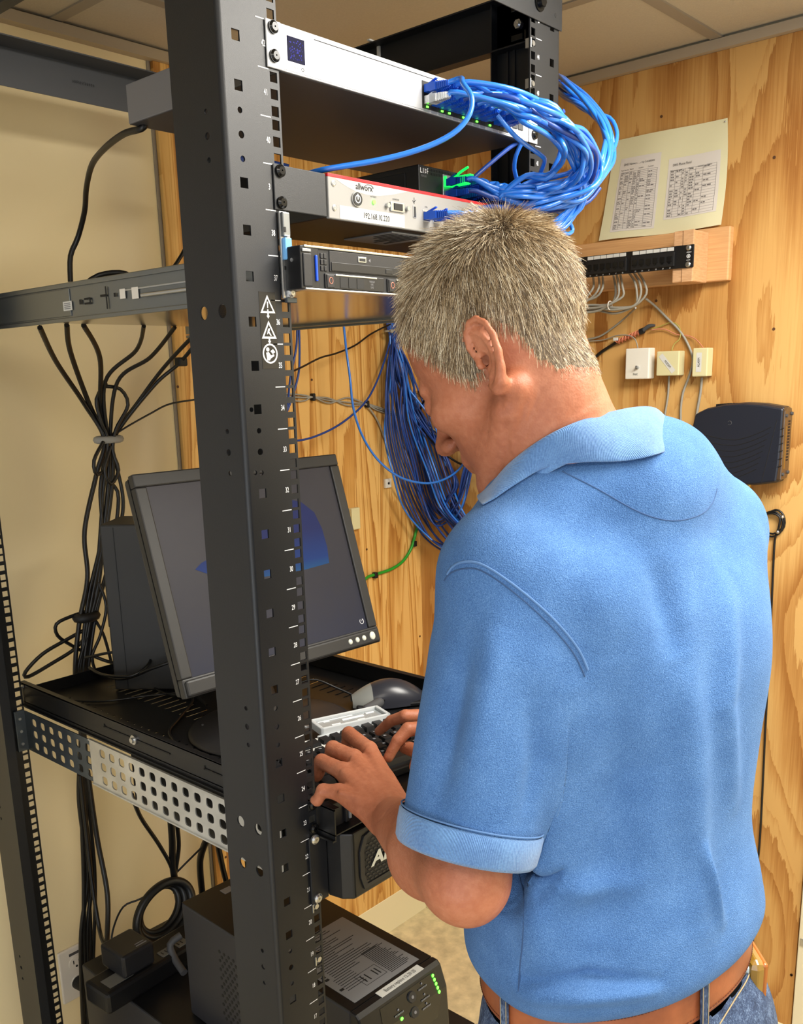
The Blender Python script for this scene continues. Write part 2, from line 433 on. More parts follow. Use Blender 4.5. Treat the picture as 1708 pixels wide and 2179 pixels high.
build('wall_angle', MB().box(XW-18, XW+10, YF, YW, ZC-22, ZC-3), M['angle'], ce)
for i, (x, y) in enumerate(LIGHTS):
    t = thing('ceiling_light', ('recessed ceiling troffer above the rack front', 'recessed ceiling troffer behind the photographer')[i], 'ceiling light', (x, y, ZC-6), group='ceiling troffers')
    mb = MB()
    for a in ((-305, -275, -605, 605), (275, 305, -605, 605), (-275, 275, -605, -575), (-275, 275, 575, 605)): mb.box(x+a[0], x+a[1], y+a[2], y+a[3], ZC-6, ZC+1)
    build('light_frame', mb, M['grid'], t)
    build('diffuser', MB().box(x-275, x+275, y-575, y+575, ZC-5, ZC-1), mat('lit_diffuser', (255, 246, 228), .6, emit=3), t)

# ================================================================== RACK
XP0, XP1 = -67.0, 7.5
rack = thing('server_rack', 'tall black open four-post server rack standing in front of the plywood wall', 'rack', (232, 372, FLOOR))
ZT = 2036.0
def flange_holes(full=True):
    H = []
    for k in range(1, 46):
        for d in (6.35, 22.225, 38.1): H.append((67.0, (k-1)*U+d-FLOOR, 4.8, 4.8, 0))
    for k in range(1, 46):
        zz = k % 7            # repeating punch pattern: six squares, then three round holes
        z = (k-.5)*U-FLOOR
        if zz == 5: continue
        if zz == 6 and False: continue
        H.append((21.0, z, 5, 5.0, 0))
    out = [h for h in H if not (h[0] == 21.0 and any(abs(h[1]+FLOOR-c*U) < U*.7 for c in range(4, 46, 7) for c in [c+.5-.0] if False))]
    R = []
    keep = []
    for h in out:
        if h[0] == 21.0:
            zu = (h[1]+FLOOR)/U
            if any(abs(zu-c) < .9 for c in (4.5, 11.5, 18.5, 25.5, 32.5, 39.5)): continue
        keep.append(h)
    for c in (4.5, 11.5, 18.5, 25.5, 32.5, 39.5):
        for dz, r in ((-.5, 3.0), (0, 3.6), (.5, 3.0)): keep.append((21.0, (c+dz)*U-FLOOR, r, r, True))
    for c in (33.5, 32.02): keep.append((12.5, c*U-FLOOR, 2.6, 2.6, True))
    return keep
FH = flange_holes()
SH = []
for c in (4.5, 11.5, 18.5, 25.5, 32.5, 39.5):
    for dz, r in ((-.5, 2.8), (0, 3.6), (.5, 2.8)): SH.append((27, (c+dz)*U-FLOOR, r, r, True))
for z, ys in ((1589, (21.7, 53)), (1007.7, (19.5, 51.5)), (953, (22, 52.6))):
    for y in ys: SH.append((y, z-FLOOR, 6.6, 7.2, True))
def post(sx, sy, depth=81):
    """sx -1 left / +1 right, sy +1 front / -1 rear"""
    def X(x): return x if sx < 0 else 465-x
    def Y(y): return y if sy > 0 else 744-y
    mb = MB(); H = ZT-FLOOR
    fx = (1 if sx < 0 else -1)
    # plate() wants eu x ev = outward normal
    if fx*1 == 1 and sy > 0: mb.plate((X(XP0+5), Y(0), FLOOR), (1, 0, 0), (0, 0, 1), XP1-XP0-5, H, [(h[0]-5, h[1]-0, h[2], h[3], h[4]) for h in FH], 2)
    else:
        eu = (fx, 0, 0); w = fx*-1  # normal y of eu x ev is -fx
        if (w < 0) == (sy > 0): mb.plate((X(XP0+5), Y(0), FLOOR), eu, (0, 0, 1), XP1-XP0-5, H, [(h[0]-5, h[1], h[2], h[3], h[4]) for h in FH], 2)
        else: mb.plate((X(XP1), Y(0), FLOOR), (-fx, 0, 0), (0, 0, 1), XP1-XP0-5, H, [(XP1-XP0-h[0], h[1], h[2], h[3], h[4]) for h in FH], 2)
    o = build('post_front_face' if False else 'post', mb, M['rack'], rack)
    mb = MB(); H = ZT-FLOOR
    # side flange, seen from outside
    th = 2
    a = X(XP0)
    if sx < 0:
        if sy > 0: mb.plate((a, depth, FLOOR), (0, -1, 0), (0, 0, 1), depth-5, H, [(depth-h[0], h[1], h[2], h[3], h[4]) for h in SH], th)
        else: mb.plate((a, 744-5, FLOOR), (0, -1, 0), (0, 0, 1), depth-5, H, [(h[0]-5, h[1], h[2], h[3], h[4]) for h in SH], th)
    else:
        if sy > 0: mb.plate((a, 5, FLOOR), (0, 1, 0), (0, 0, 1), depth-5, H, [(h[0]-5, h[1], h[2], h[3], h[4]) for h in SH], th)
        else: mb.plate((a, 744-depth, FLOOR), (0, 1, 0), (0, 0, 1), depth-5, H, [(depth-h[0], h[1], h[2], h[3], h[4]) for h in SH], th)
    # rounded bend between the two flanges
    n = 6
    cx, cy = XP0+5, 5
    arc = [(cx-5*math.cos(t), cy-5*math.sin(t)) for t in np.linspace(0, math.pi/2, n)]
    v = [(X(p[0]), Y(p[1]), z) for p in arc for z in (FLOOR, ZT)]
    f = [(2*k, 2*k+2, 2*k+3, 2*k+1) for k in range(n-1)]
    if sx*sy > 0: f = [tuple(reversed(q)) for q in f]
    mb.add(v, f, True)
    # returned lip and a stiffening fold
    x0, x1 = sorted((X(XP0+2), X(XP0+16))); y0, y1 = sorted((Y(depth-2), Y(depth)))
    mb.box(x0, x1, y0, y1, FLOOR, ZT)
    if sx > 0:
        for yy in (76, 88): 
            y0, y1 = sorted((Y(yy-3), Y(yy))); mb.box(X(XP0)-5, X(XP0)-2, y0, y1, FLOOR, ZT-66)
    build('side_flange', mb, M['rack'], o)
    return o
POST = {(-1, 1): post(-1, 1), (1, 1): post(1, 1, 108), (-1, -1): post(-1, -1), (1, -1): post(1, -1, 81)}
setp(POST[(-1, 1)], 'nearest post with white unit numbers and a warning sticker')
fl = POST[(-1, 1)]
EX, EZ, MY = (1, 0, 0), (0, 0, 1), (0, -1, 0)
for k in range(12, 46):
    s = str(k)
    if k == 39: s = '3'
    text('unit_number', s, 8.2, ((-11.6 if s != '3' else -13.5), -0.2, (k-.5)*U), EX, EZ, M['white_print'], fl, squash=.62, bold=.12)
mb = MB()
for k in range(1, 46): mb.add([(-20, -.25, k*U-.5), (-6.5, -.25, k*U-.5), (-6.5, -.25, k*U+.5), (-20, -.25, k*U+.5)], [(0, 1, 2, 3)])
build('unit_marks', mb, M['white_print'], fl, kind='stuff')
fr = POST[(1, 1)]
for k in range(12, 46): text('unit_number', str(k), 8.2, (477, -.2, (k-.5)*U), EX, EZ, M['white_print'], fr, squash=.62, bold=.12)
mb = MB()
for k in range(1, 46): mb.add([(471.5, -.25, k*U-.5), (485, -.25, k*U-.5), (485, -.25, k*U+.5), (471.5, -.25, k*U+.5)], [(0, 1, 2, 3)])
build('unit_marks', mb, M['white_print'], fr, kind='stuff')
# warning sticker: two triangles, arrows, a round read-the-manual sign
st = MB().box(-36, -14, -.25, 0, 34.43*U, 36.18*U, 0)
sticker = build('warning_sticker', st, mat('sticker_black', (30, 31, 34), .25), fl)
def ring_poly(mb, outer, inner, y):
    n = len(outer); v = [(p[0], y, p[1]) for p in outer]+[(p[0], y, p[1]) for p in inner]
    mb.add(v, [(k, (k+1) % n, (k+1) % n+n, k+n) for k in range(n)])
def tri(cx, cz, r): return [(cx-r*.9, cz-r*.62), (cx+r*.9, cz-r*.62), (cx, cz+r*1.0)]
mb = MB(); sxm = -25.0
z1, z2, z3 = 35.86*U, 35.28*U, 34.78*U
for zc in (z1, z2): ring_poly(mb, tri(sxm, zc, 11.2), tri(sxm, zc-.2, 7.8), -.45)
mb.add([(sxm-.9, -.45, z1+4.5), (sxm+.9, -.45, z1+4.5), (sxm+.5, -.45, z1-2), (sxm-.5, -.45, z1-2)], [(3, 2, 1, 0)])
mb.cyl((sxm, -.3, z1-4), (sxm, -.45, z1-4), 1, n=8)
for zz in (z1-9.6, z2-9.4): mb.add([(sxm-1, -.45, zz+2.6), (sxm+1, -.45, zz+2.6), (sxm+1, -.45, zz), (sxm+2.2, -.45, zz), (sxm, -.45, zz-3), (sxm-2.2, -.45, zz), (sxm-1, -.45, zz)], [tuple(range(7))])
c = [(sxm+10.2*math.cos(t), z3+10.2*math.sin(t)) for t in np.linspace(0, 2*math.pi, 28, False)]
ci = [(sxm+8.5*math.cos(t), z3+8.5*math.sin(t)) for t in np.linspace(0, 2*math.pi, 28, False)]
ring_poly(mb, c, ci, -.45)
mb.cyl((sxm-3, -.3, z3+4.2), (sxm-3, -.45, z3+4.2), 2.2, n=12)
mb.add([(sxm-5.5, -.45, z3+1), (sxm-2, -.45, z3+1.5), (sxm+1, -.45, z3-2), (sxm+5, -.45, z3-.5), (sxm+5.5, -.45, z3-2.5), (sxm+.5, -.45, z3-5), (sxm-1, -.45, z3-7), (sxm-4.5, -.45, z3-7)], [tuple(range(8))])
mb.add([(sxm+.5, -.45, z3+2.5), (sxm+4, -.45, z3+4.5), (sxm+7, -.45, z3+1.5), (sxm+3.5, -.45, z3-.5)], [(0, 1, 2, 3)])
mb.add([(sxm-3, -.45, z2-3), (sxm-1, -.45, z2+3), (sxm+1.5, -.45, z2+3.6), (sxm+.5, -.45, z2), (sxm+3.5, -.45, z2-4), (sxm+1.5, -.45, z2-4), (sxm-.5, -.45, z2-1)], [tuple(range(7))])
build('warning_symbols', mb, M['white_print'], sticker)
# top frame: side beams (open channels), front and rear beams
def channel(name, a, b, m=None, **kw): return build(name, a, m or M['rack'], rack, bevel=.8, **kw)
mb = MB().box(530, 532, 20, 724, 1970, ZT).box(508, 530, 20, 724, ZT-2, ZT).box(512, 530, 20, 724, 1970, 1972)
rb = build('top_side_beam', mb, M['rack_in'], rack)
for y, z in ((66, 2001), ): build('hex_bolt', MB().cyl((530, y, z), (523, y, z), 6.5, n=6).cyl((523, y, z), (520, y, z), 4, n=12), M['steel'], rb)
for z in (2022, 1984): build('hook_tab', MB().box(524, 530, 58, 78, z-4, z+4, 1).box(524, 530, 52, 55, z-7, z+7, .5), M['screw'], rb)
mb = MB().box(-67, -65, 20, 724, 1970, ZT).box(-65, -30, 20, 724, ZT-2, ZT).box(-65, -50, 20, 724, 1970, 1972)
lb = build('top_side_beam', mb, M['rack_in'], rack)
scribble('side_print', (-67.3, 395, 1984), (0, -1, 0), EZ, 52, 4.5, M['ink'], lb)
mb = MB().box(-67, 532, 742, 744, 1977, 2034).box(-67, 532, 694, 744, 2034, 2036)
bb = build('rear_top_beam', mb, mat('dark_gray_beam', (62, 64, 68), .45, 0, .2, 1500), rack)
scribble('beam_print', at(155, 176, 'y', 741.6), EX, EZ, 40, 4.6, M['ink'], bb)
mb = MB().box(-67, 532, -2.5, -.5, 1977, ZT).box(-67, 532, -2, 30, ZT-2, ZT)
fb = build('front_top_beam', mb, M['rack'], rack, bevel=.6)
build('hex_bolt', MB().cyl((475.5, -2.5, 1999), (475.5, -4, 1999), 11, n=24).cyl((475.5, -4, 1999), (475.5, -10, 1999), 8, 7, n=6), M['screw'], fb)
build('bolt_hole', MB().cyl((516, -2.6, 1993), (516, -2.9, 1993), 3, n=14), M['dark'], fb)
build('zip_tie', MB().box(534, 536, 335, 341, 1962, 2040, 1).box(504, 536, 335, 341, 2037, 2040, 1).box(526, 530, 335, 341, 1965, 2037, 1), M['paper'], rb)
# base frame
for y in (60, 684): build('base_beam', MB().box(-67, 532, y-30, y+30, FLOOR, FLOOR+50, 3), M['rack'], rack)
# cage nuts clipped in the right rail and screws on the left rail
def cage_nut(x, z, sx): return MB().box(x-5.5, x+5.5, 1.5, 9, z-5.5, z+5.5, 1.5).box(x-7, x-5, -1.2, 8, z-6, z+6, .5).cyl((x, -1, z), (x, 6, z), 3.4, n=12)
for z in (43.83*U, 42.72*U): build('cage_nut', cage_nut(465, z, 1), M['steel'], rack)
for z in (19.86*U, 18.2*U): build('cage_nut', cage_nut(0, z, -1), M['steel'], rack)
for z, mm in ((1021, 'screw'), (990, 'screw'), (975.9, 'steel'), (896.5, 'steel')): build('rail_screw', screw_mb((0.3, -2.5, z-1), MY, 6.2, 4), M[mm], rack)

# ================================================================== NETWORK SWITCH (U42)
sw = thing('network_switch', 'silver 24-port network switch at the top of the rack', 'network switch', (232, 140, 1824))
build('chassis', MB().box(11.5, 453.5, 1.2, 279, 1824.5, 1868, 1), M['switch_in'], sw)
build('underside_sheet', MB().box(12.5, 452.5, 2, 278, 1823.8, 1825), mat('dark_gray_underside', (66, 65, 68), .5, .2), sw)  # thin sheet in a darker gray, laid over the chassis underside
fp = build('front_panel', MB().box(11.5, 453.5, -.8, 1.2, 1824.5, 1868, .5), M['switch'], sw)
build('light_bar', MB().box(58, 452, -1.0, -.6, 1862.6, 1863.5), M['ink'], fp)
build('joint_line', MB().box(14, 452, -.95, -.7, 1826.2, 1826.5), M['rubber'], fp)
dsp = build('touch_display', MB().box(19.8, 43.6, -1.3, -.6, 1835.5, 1858.8, 2), M['display'], fp)
mb = MB()
for k in range(60):
    x = 22+rnd.random()*19; z = 1838+rnd.random()*18; r = .25+.35*rnd.random(); mb.box(x-r, x+r, -1.42, -1.3, z-r, z+r)
build('display_dots', mb, M['display_dot'], dsp, kind='stuff')
text('model_print', 'USW Pro', 3.6, (30, -.8, 1830.6), EX, EZ, M['gray_print'], fp)
mb = MB(); ring_poly(mb, [(40+1.9*math.cos(t), 1830.6+1.9*math.sin(t)) for t in np.linspace(0, 6.283, 14, False)], [(40+1.3*math.cos(t), 1830.6+1.3*math.sin(t)) for t in np.linspace(0, 6.283, 14, False)], -.95)
build('round_mark', mb, M['ink'], fp)
for sx in (0, 1):
    x0 = -8.8 if sx == 0 else 453.5
    e = build('mounting_ear', MB().box(x0, x0+20.3, -2.4, -.4, 1824, 1868, 1), M['switch'], sw)
    for z in (1835.0, 1861):
        build('screw', screw_mb((0 if sx == 0 else 465, -2.4, z), MY, 6.2, 4.2), M['screw'], e)
PORTX = [239+13.9*i for i in range(12)]
pb = build('port_bezel', MB().box(231, 406, -1.6, -.7, 1828, 1858, .6), M['dark'], fp)
for i, x in enumerate(PORTX):
    for r, z in enumerate((1849.5, 1837)):
        build('port', MB().box(x-6, x+6, -2.0, -1.5, z-5.6, z+5.6, .3), M['black'], pb)
    if i in (0, 2, 3, 5, 7, 9): build('link_light', MB().box(x-1.8, x+1.8, -3, -1.6, 1829.3, 1831.3, .3), M['green'], pb)
    if i % 1 == 0: build('port_tab', MB().box(x-5.3, x+5.3, -.98, -.7, 1822.9+2, 1828.6-.4), mat('gray_tab', (150, 152, 160), .4) if i == 0 else bpy.data.materials['gray_tab'], pb)
for x in (421, 434): build('sfp_port', MB().box(x-5.5, x+5.5, -2.2, -.8, 1836, 1848, .6), M['rubber'], fp)

# ================================================================== PHONE SERVER (U39)
ps = thing('phone_server', 'shallow silver appliance with a red top stripe below the switch', 'phone server', (232, 100, 1689))
build('chassis', MB().box(67, 400, 2, 150, 1690, 1733, 1), M['black'], ps)
bl = build('blanking_bracket', MB().box(-8.8, 65.5, -2.2, 0, 1690, 1734, 1).box(63.5, 65.5, 0, 60, 1690, 1734), M['rack'], ps)
for z in (1728, 1697.5): build('screw', screw_mb((0, -2.2, z), MY, 6.2, 4.2), M['screw'], bl)
build('right_bracket', MB().box(400, 473.8, -2.2, 0, 1690, 1734, 1), M['rack'], ps)
pf = build('front_panel', MB().box(67.5, 400, -3, 2, 1689, 1733, 1.2), M['device'], ps)
build('red_stripe', MB().box(67.3, 400, -3.4, 6, 1731.6, 1735.2, .6), M['red'], pf)
arc = [(78, 1731.4)]+[(78+120*t, 1731.4-11.5*math.sin(math.pi*(t**.85))*1.0) for t in np.linspace(.02, .98, 14)]+[(198, 1731.4)]
mb = MB(); mb.add([(p[0], -3.15, p[1]) for p in arc], [tuple(range(len(arc)))])
build('white_swoosh', mb, M['device_white'], pf)
text('maker_print', 'allworx', 9.6, (124, -3.3, 1726.6), EX, EZ, M['ink'], pf, squash=.95, bold=.12)
mb = MB().tube([(124+8+7.5*math.cos(t), -3.3, 1726.4+4.2*math.sin(t)) for t in np.linspace(.25, 2.7, 10)], .35, 5)
build('print_arc', mb, M['ink'], pf)
pw = build('power_button', MB().cyl((111, -3, 1713), (111, -5, 1713), 8, n=28), M['steel'], pf)
build('button_cap', MB().cyl((111, -5, 1713), (111, -5.6, 1713), 7.2, n=28), M['black'], pf)
mb = MB(); ring_poly(mb, [(111+4.4*math.cos(t), 1713+4.4*math.sin(t)) for t in np.linspace(0, 6.283, 20, False)], [(111+3.4*math.cos(t), 1713+3.4*math.sin(t)) for t in np.linspace(0, 6.283, 20, False)], -5.7)
mb.box(110.4, 111.6, -5.8, -5.65, 1712.5, 1718.5); build('power_symbol', mb, M['white_print'], pf)
build('activity_light', MB().cyl((139, -3, 1713), (139, -4.4, 1713), 2.4, n=12), M['green'], pf)
text('print', 'ACTIVITY', 2.4, (139, -3.1, 1718.6), EX, EZ, M['ink'], pf); text('print', 'CONSOLE', 2.6, (177, -3.1, 1720), EX, EZ, M['ink'], pf)
cp = build('console_port', MB().box(166, 191, -5.5, -3, 1706.5, 1717, 2.5), M['steel'], pf)
build('console_socket', MB().box(171, 186, -6.4, -5, 1708, 1715.5, 2), M['black'], pf)
for x in (161, 196): build('port_screw', MB().cyl((x, -3, 1711.8), (x, -7, 1711.8), 2.8, n=6), M['steel'], pf)
build('usb_port', MB().box(207.5, 213, -3.8, -2.9, 1703, 1717, .4), M['steel'], pf); build('usb_slot', MB().box(208.7, 211.8, -4, -3.5, 1704.2, 1715.8), M['ink'], pf)
mb = MB().tube([(210, -3.2, 1719), (210, -3.2, 1726)], .35, 4, 1).tube([(210, -3.2, 1721), (213, -3.2, 1723.5)], .35, 4, 1).tube([(210, -3.2, 1720), (207, -3.2, 1722.5)], .35, 4, 1); build('usb_symbol', mb, M['ink'], pf)
for x in (232, 252, 272, 292, 312, 332): build('lan_port', MB().box(x-7, x+7, -3.6, -2.9, 1701, 1714.5, .4), M['steel'], pf); build('lan_socket', MB().box(x-5.6, x+5.6, -3.9, -3.4, 1702.4, 1712), M['dark'], pf)
text('print', 'ETH', 2.6, (232, -3.1, 1717.5), EX, EZ, M['ink'], pf)
for z in (1725.5, 1700.5): build('panel_screw', screw_mb((76, -3, z), MY, 3.4, 1.2), M['steel'], pf)
al = build('address_label', MB().box(84, 191.5, -3.35, -3, 1690.2, 1704), M['paper'], pf)
text('address_print', '192.168.10.220', 8.8, (143, -3.45, 1697), EX, EZ, M['ink'], al, squash=.82, bold=.1)
ul = build('underside_label', MB().box(199, 277, 24, 106, 1688.6, 1690, 0), M['label_gray'], ps)
mb = MB()
for k in range(7): mb.box(205+k*9, 209+k*9, 30, 60+rnd.random()*36, 1688.3, 1688.6)
build('label_print', mb, M['ink'], ul, kind='stuff')
# black box above it
bx = thing('voice_gateway', 'small black box with a vented top edge standing on the red-striped appliance', 'network device', (370, 110, 1735.5))
gb = build('case', MB().box(270, 462, 40, 186, 1735.5, 1778, 1), M['black'], bx)
mb = MB()
for k in range(52):
    for r in range(2): mb.box(292+k*3.2, 294+k*3.2, 39.6, 40.2, 1768+r*4.4, 1771+r*4.4)
build('vent_slots', mb, M['dark'], gb, kind='stuff')
scribble('maker_print', (273, 39.7, 1768.5), EX, EZ, 14, 6, M['white_print'], gb); scribble('maker_print', (275, 39.7, 1764), EX, EZ, 11, 2.6, M['gray_print'], gb)
build('side_plate', MB().box(268.8, 270, 62, 170, 1738, 1771, .5), M['rack_in'], gb); build('side_screw', screw_mb((268.8, 76, 1748), (-1, 0, 0), 3.6, 2), M['steel'], gb)
for i in range(5):
    x = 326+i*22
    build('lan_port', MB().box(x-9, x+9, 38.6, 40.2, 1740, 1772, .5), M['steel'] if i == 0 else M['dark'], gb)
build('port_glow', MB().box(319, 322, 36, 39.5, 1757, 1770, .5), M['green_soft'], gb); build('port_glow', MB().box(319, 322, 36, 39.5, 1740, 1744, .5), M['green_soft'], gb)

# ================================================================== RACK SERVER (U37) on slide rails
Z0, Z1 = 1610.0, 1654.0
sv = thing('rack_server', 'thin black rack server with silver edges on slide rails behind the man\'s head', 'server', (232, 280, 1610))
mirror = NT('bright_sheet_steel'); mirror.b.inputs['Base Color'].default_value = srgb((170, 166, 158)); mirror.b.inputs['Metallic'].default_value = .92; mirror.b.inputs['Roughness'].default_value = .16
build('chassis', MB().box(14, 452, -14, 590, Z0, Z1, .8), mirror.m, sv)
fz = build('bezel', MB().box(14, 452, -27, -13, Z0+1.5, Z1-1.5, .5), M['dark'], sv)
build('top_trim', MB().box(4, 462, -29, -12, Z1-2.2, Z1+.2, .8), M['steel'], sv)
build('bottom_trim', MB().box(4, 462, -29, -12, Z0-.2, Z0+1.8, .8), M['steel'], sv)
for x0 in (-1, 440):
    e = build('latch_ear', MB().box(x0, x0+26, -28, -2, Z0+.5, Z1-.5, 1), M['black'], sv)
    build('ear_grip', MB().box(x0+3, x0+15, -29.5, -27.5, Z0+3, Z1-8, 1), M['charcoal'], e)
    build('ear_light', MB().box(x0+2, x0+14, -29.8, -28.2, Z1-6.5, Z1-3.5, .4), M['label_gray'], e)
    build('blue_tab', MB().box(x0+20.2, x0+23, -30, -27.5, Z0+9, Z1-9, .8), M['blue_clip'], e)
build('ear_screw', MB().cyl((-1, -15, 1640), (-1.8, -15, 1640), 2, n=12), M['steel'], sv)
for r in range(3):
    for c in range(2): build('status_cell', MB().box(28+c*5, 32+c*5, -28, -26.5, 1630+r*6.3, 1635+r*6.3, .3), M['charcoal'], fz)
dv = build('optical_bay', MB().box(41, 165, -28, -26, 1630, 1651, .4), M['charcoal'], fz)
build('drive_tray', MB().box(43, 163, -28.8, -27.5, 1630.8, 1639.6, .4), M['black'], fz)
build('usb_port', MB().box(84, 97, -29, -27.5, 1642, 1648, .5), M['steel'], fz); build('usb_slot', MB().box(86, 95, -29.4, -28.8, 1643.2, 1646.2), M['dark'], fz)
build('eject_button', MB().box(128, 139, -29.4, -28.4, 1632.5, 1637.5, .8), M['black'], fz)
mb = MB(); mb.add([(101, -28.2, 1645), (104, -28.2, 1647), (104, -28.2, 1643)], [(0, 1, 2)]); build('arrow_print', mb, M['gray_print'], fz)
for i in range(4):
    x = 33+i*98
    d = build('drive_caddy', MB().box(x, x+92, -28.5, -26, 1612.5, 1627.5, .6), M['black'], fz)
    build('caddy_edge', MB().box(x+15, x+80, -29.3, -28.3, 1625.8, 1627.4, .3), M['steel'], d)
    build('release_button', MB().box(x+2, x+13, -29.5, -28, 1613.5, 1626.5, .6), M['charcoal'], d)
    build('button_ring', MB().tube([(x+7.5+2.6*math.cos(t), -29.6, 1620.5+3.2*math.sin(t)) for t in np.linspace(0, 6.283, 14, False)], .5, 5, closed=True), mat('copper_ring', (190, 120, 100), .4) if i == 0 else bpy.data.materials['copper_ring'], d)
    for k in range(3): build('grille_slot', MB().box(x+22+k*13, x+33+k*13, -28.9, -28.3, 1614, 1624.5), M['dark'], d)
    text('caddy_print', '900GB\n10K\nSAS', 3, (x+72, -28.6, 1619.5), EX, EZ, M['gray_print'], d)
# rails
def rail(x0, x1, name_lbl, outer):
    t = thing('slide_rail', name_lbl, 'slide rail', ((x0+x1)/2, 380, 1602), group='server slide rails')
    xo = x0 if outer < 0 else x1
    mb = MB().box(x0, x1, 2, 742, 1606, 1650, 1)
    r = build('rail_body', mb, M['rail'], t)
    sgn = outer
    def o(a, b): return sorted((xo+sgn*a, xo+sgn*b))
    a, b = o(0, 3)
    build('upper_lip', MB().box(a, b, 2, 830, 1646.5, 1653, 1.2), M['rail'], r); build('lower_lip', MB().box(a, b, 2, 830, 1602.5, 1608, 1.2), M['rail'], r)
    a, b = o(0, 1.6); build('rail_overlap', MB().box(a, b, 430, 830, 1610, 1645, .6), M['rail'], r)
    build('rail_step', MB().box(a, b, 60, 300, 1632, 1634, .4), M['steel'], r)
    a, b = o(1.4, 5)
    build('damper_rod', MB().cyl(((a+b)/2, 60, 1624), ((a+b)/2, 255, 1624), 2.6, n=12), M['steel'], r)
    a, b = o(1.4, 2.2)
    for y, z, dy, dz, mm in ((300, 1629, 6, 6, 'outlet'), (272, 1628, 7, 7, 'outlet'), (318, 1629, 2, 2.4, 'dark'), (402, 1626, 2.5, 3.2, 'dark'), (385, 1629, 7, 1.2, 'dark'), (385, 1623, 7, 1.2, 'dark'), (378, 1626, 1.4, 4, 'dark'), (345, 1630, 7, 1.5, 'dark'), (338, 1627, 1.2, 14, 'dark')):
        build('rail_slot', MB().box(a, b, y-dy, y+dy, z-dz, z+dz, .5), M[mm], r)
    lb_ = build('rail_label', MB().box(a, b, 425, 447, 1617, 1629), M['paper'], r)
    a, b = o(2.2, 2.4); mb = MB()
    for k in range(4): mb.box(a, b, 428, 444, 1619+k*2.3, 1620+k*2.3)
    build('label_print', mb, M['gray_print'], lb_, kind='stuff')
    # front latch plate on the post
    xc = 0 if outer < 0 else 465
    pl = build('front_latch', MB().box(xc-5.5, xc+5.5, -4, -1, 1602, 1689, 1).box(xc+1, xc+6, -7, -2, 1603, 1688, .8), M['steel'], t)
    build('latch_cap', MB().box(xc-4.5, xc+6, -8, -3.5, 1664, 1688, 1.5), M['rail'], pl)
    build('latch_release', MB().box(xc-3, xc+6.5, -8.5, -3.5, 1641, 1663, 1.2), M['blue_pale'], pl)
    build('latch_window', MB().box(xc-3.6, xc-1, -8.6, -7.9, 1668, 1673), M['dark'], pl)
    build('latch_window', MB().box(xc-2, xc+2, -4.6, -3.9, 1640-9, 1640-5), M['dark'], pl)
    build('screw', screw_mb((xc+4, -7, 1608), MY, 4.5, 2), M['steel'], pl)
    build('latch_foot', MB().box(xc-2, xc+12, -6, -1, 1598, 1603.5, .8), M['zinc_dark'], pl)
rail(-3, 12, 'galvanised slide rail under the left side of the rack server', -1)
rail(454, 469, 'galvanised slide rail under the far right side of the rack server', 1)

# ================================================================== SHELF at U22-23 on perforated brackets
shf = thing('rack_shelf', 'black vented rack shelf that carries the monitor and keyboard', 'shelf', (232, 370, 976))
SX0, SX1, SY0, SY1, SZ = 9, 456, -30, 751, 985
slots = []
for c in range(4):
    for r in range(34):
        y = 30+r*20; x = 22+c*112
        if 1: slots.append((x+26-SX0, y-SY0, 22, 2.2, 0))
mb = MB().plate((SX0, SY0, SZ), (1, 0, 0), (0, 1, 0), SX1-SX0, SY1-SY0, slots, 1.6)
build('deck', mb, M['black'], shf)
for x0, s in ((SX0, 1), (SX1-2, -1)):
    mb = MB().box(x0, x0+2, SY0, SY1, 978, 1018)
    mb.box(min(x0, x0+s*9), max(x0+2, x0+s*9), SY0, SY1, 1016, 1018.5).box(min(x0, x0-s*4), max(x0+2, x0-s*4), SY0, SY1, 976, 978.5)
    w_ = build('side_wall', mb, M['black'], shf)
    xs = x0-1.2 if s > 0 else x0+3.2
    for y0, y1 in ((305, 480), (100, 225)): build('side_slot', MB().box(xs, xs+.5, y0, y1, 1000, 1002.2).box(xs, xs+.5, y1-2, y1, 1000, 1006), M['dark'], w_)
    build('shelf_bolt', MB().cyl((xs+1, 397, 1000), (xs-5*s, 397, 1000), 4.6, 4.2, 12).cyl((xs+1, 397, 1000), (xs-1.4*s, 397, 1000), 7.5, n=20), M['steel'], w_)
    if s > 0: build('edge_stud', MB().cyl((xs, 735, 1013), (xs-3, 735, 1013), 3, n=12), M['steel'], w_)
build('rear_wall', MB().box(SX0, SX1, SY1-2, SY1, 978, 1005), M['black'], shf)
for x, y in ((120, 380), (300, 420)): build('deck_stud', MB().cyl((x, y, 985), (x, y, 994), 1.8, n=8), M['steel'], shf)
# perforated mounting brackets
def perf(xp, y0, y1, z0, z1, cols, m, lab, nx):
    o = thing('shelf_bracket', lab, 'bracket', (xp, (y0+y1)/2, z0), group='perforated shelf brackets')
    H = []
    for yc in cols:
        for r in range(3):
            H.append((y1-yc if nx < 0 else yc-y0, (r+.5+.12)*(z1-z0)/3.35, 7.6, 7.0, .62))
    if nx < 0: mb = MB().plate((xp, y1, z0), (0, -1, 0), (0, 0, 1), y1-y0, z1-z0, H, 1.8)
    else: mb = MB().plate((xp, y0, z0), (0, 1, 0), (0, 0, 1), y1-y0, z1-z0, H, 1.8)
    build('perforated_strip', mb, m, o); return o
bra = perf(1.0, 60, 517, 898, 974, [100+27.2*k for k in range(15)], M['zinc'], 'bright galvanised perforated bracket below the left edge of the shelf', -1)
brd = perf(4.0, 500, 735, 898, 970, [530+29*k for k in range(7)], M['zinc_dark'], 'darker perforated bracket fixed to the rear left post', -1)
build('mounting_flange', MB().box(-14, 5, 735, 741, 898, 972, 1), M['zinc_dark'], brd)
for z in (912, 935, 958): build('rivet', MB().cyl((-6, 735, z), (-6, 732.5, z), 2.6, n=10), M['steel'], brd)
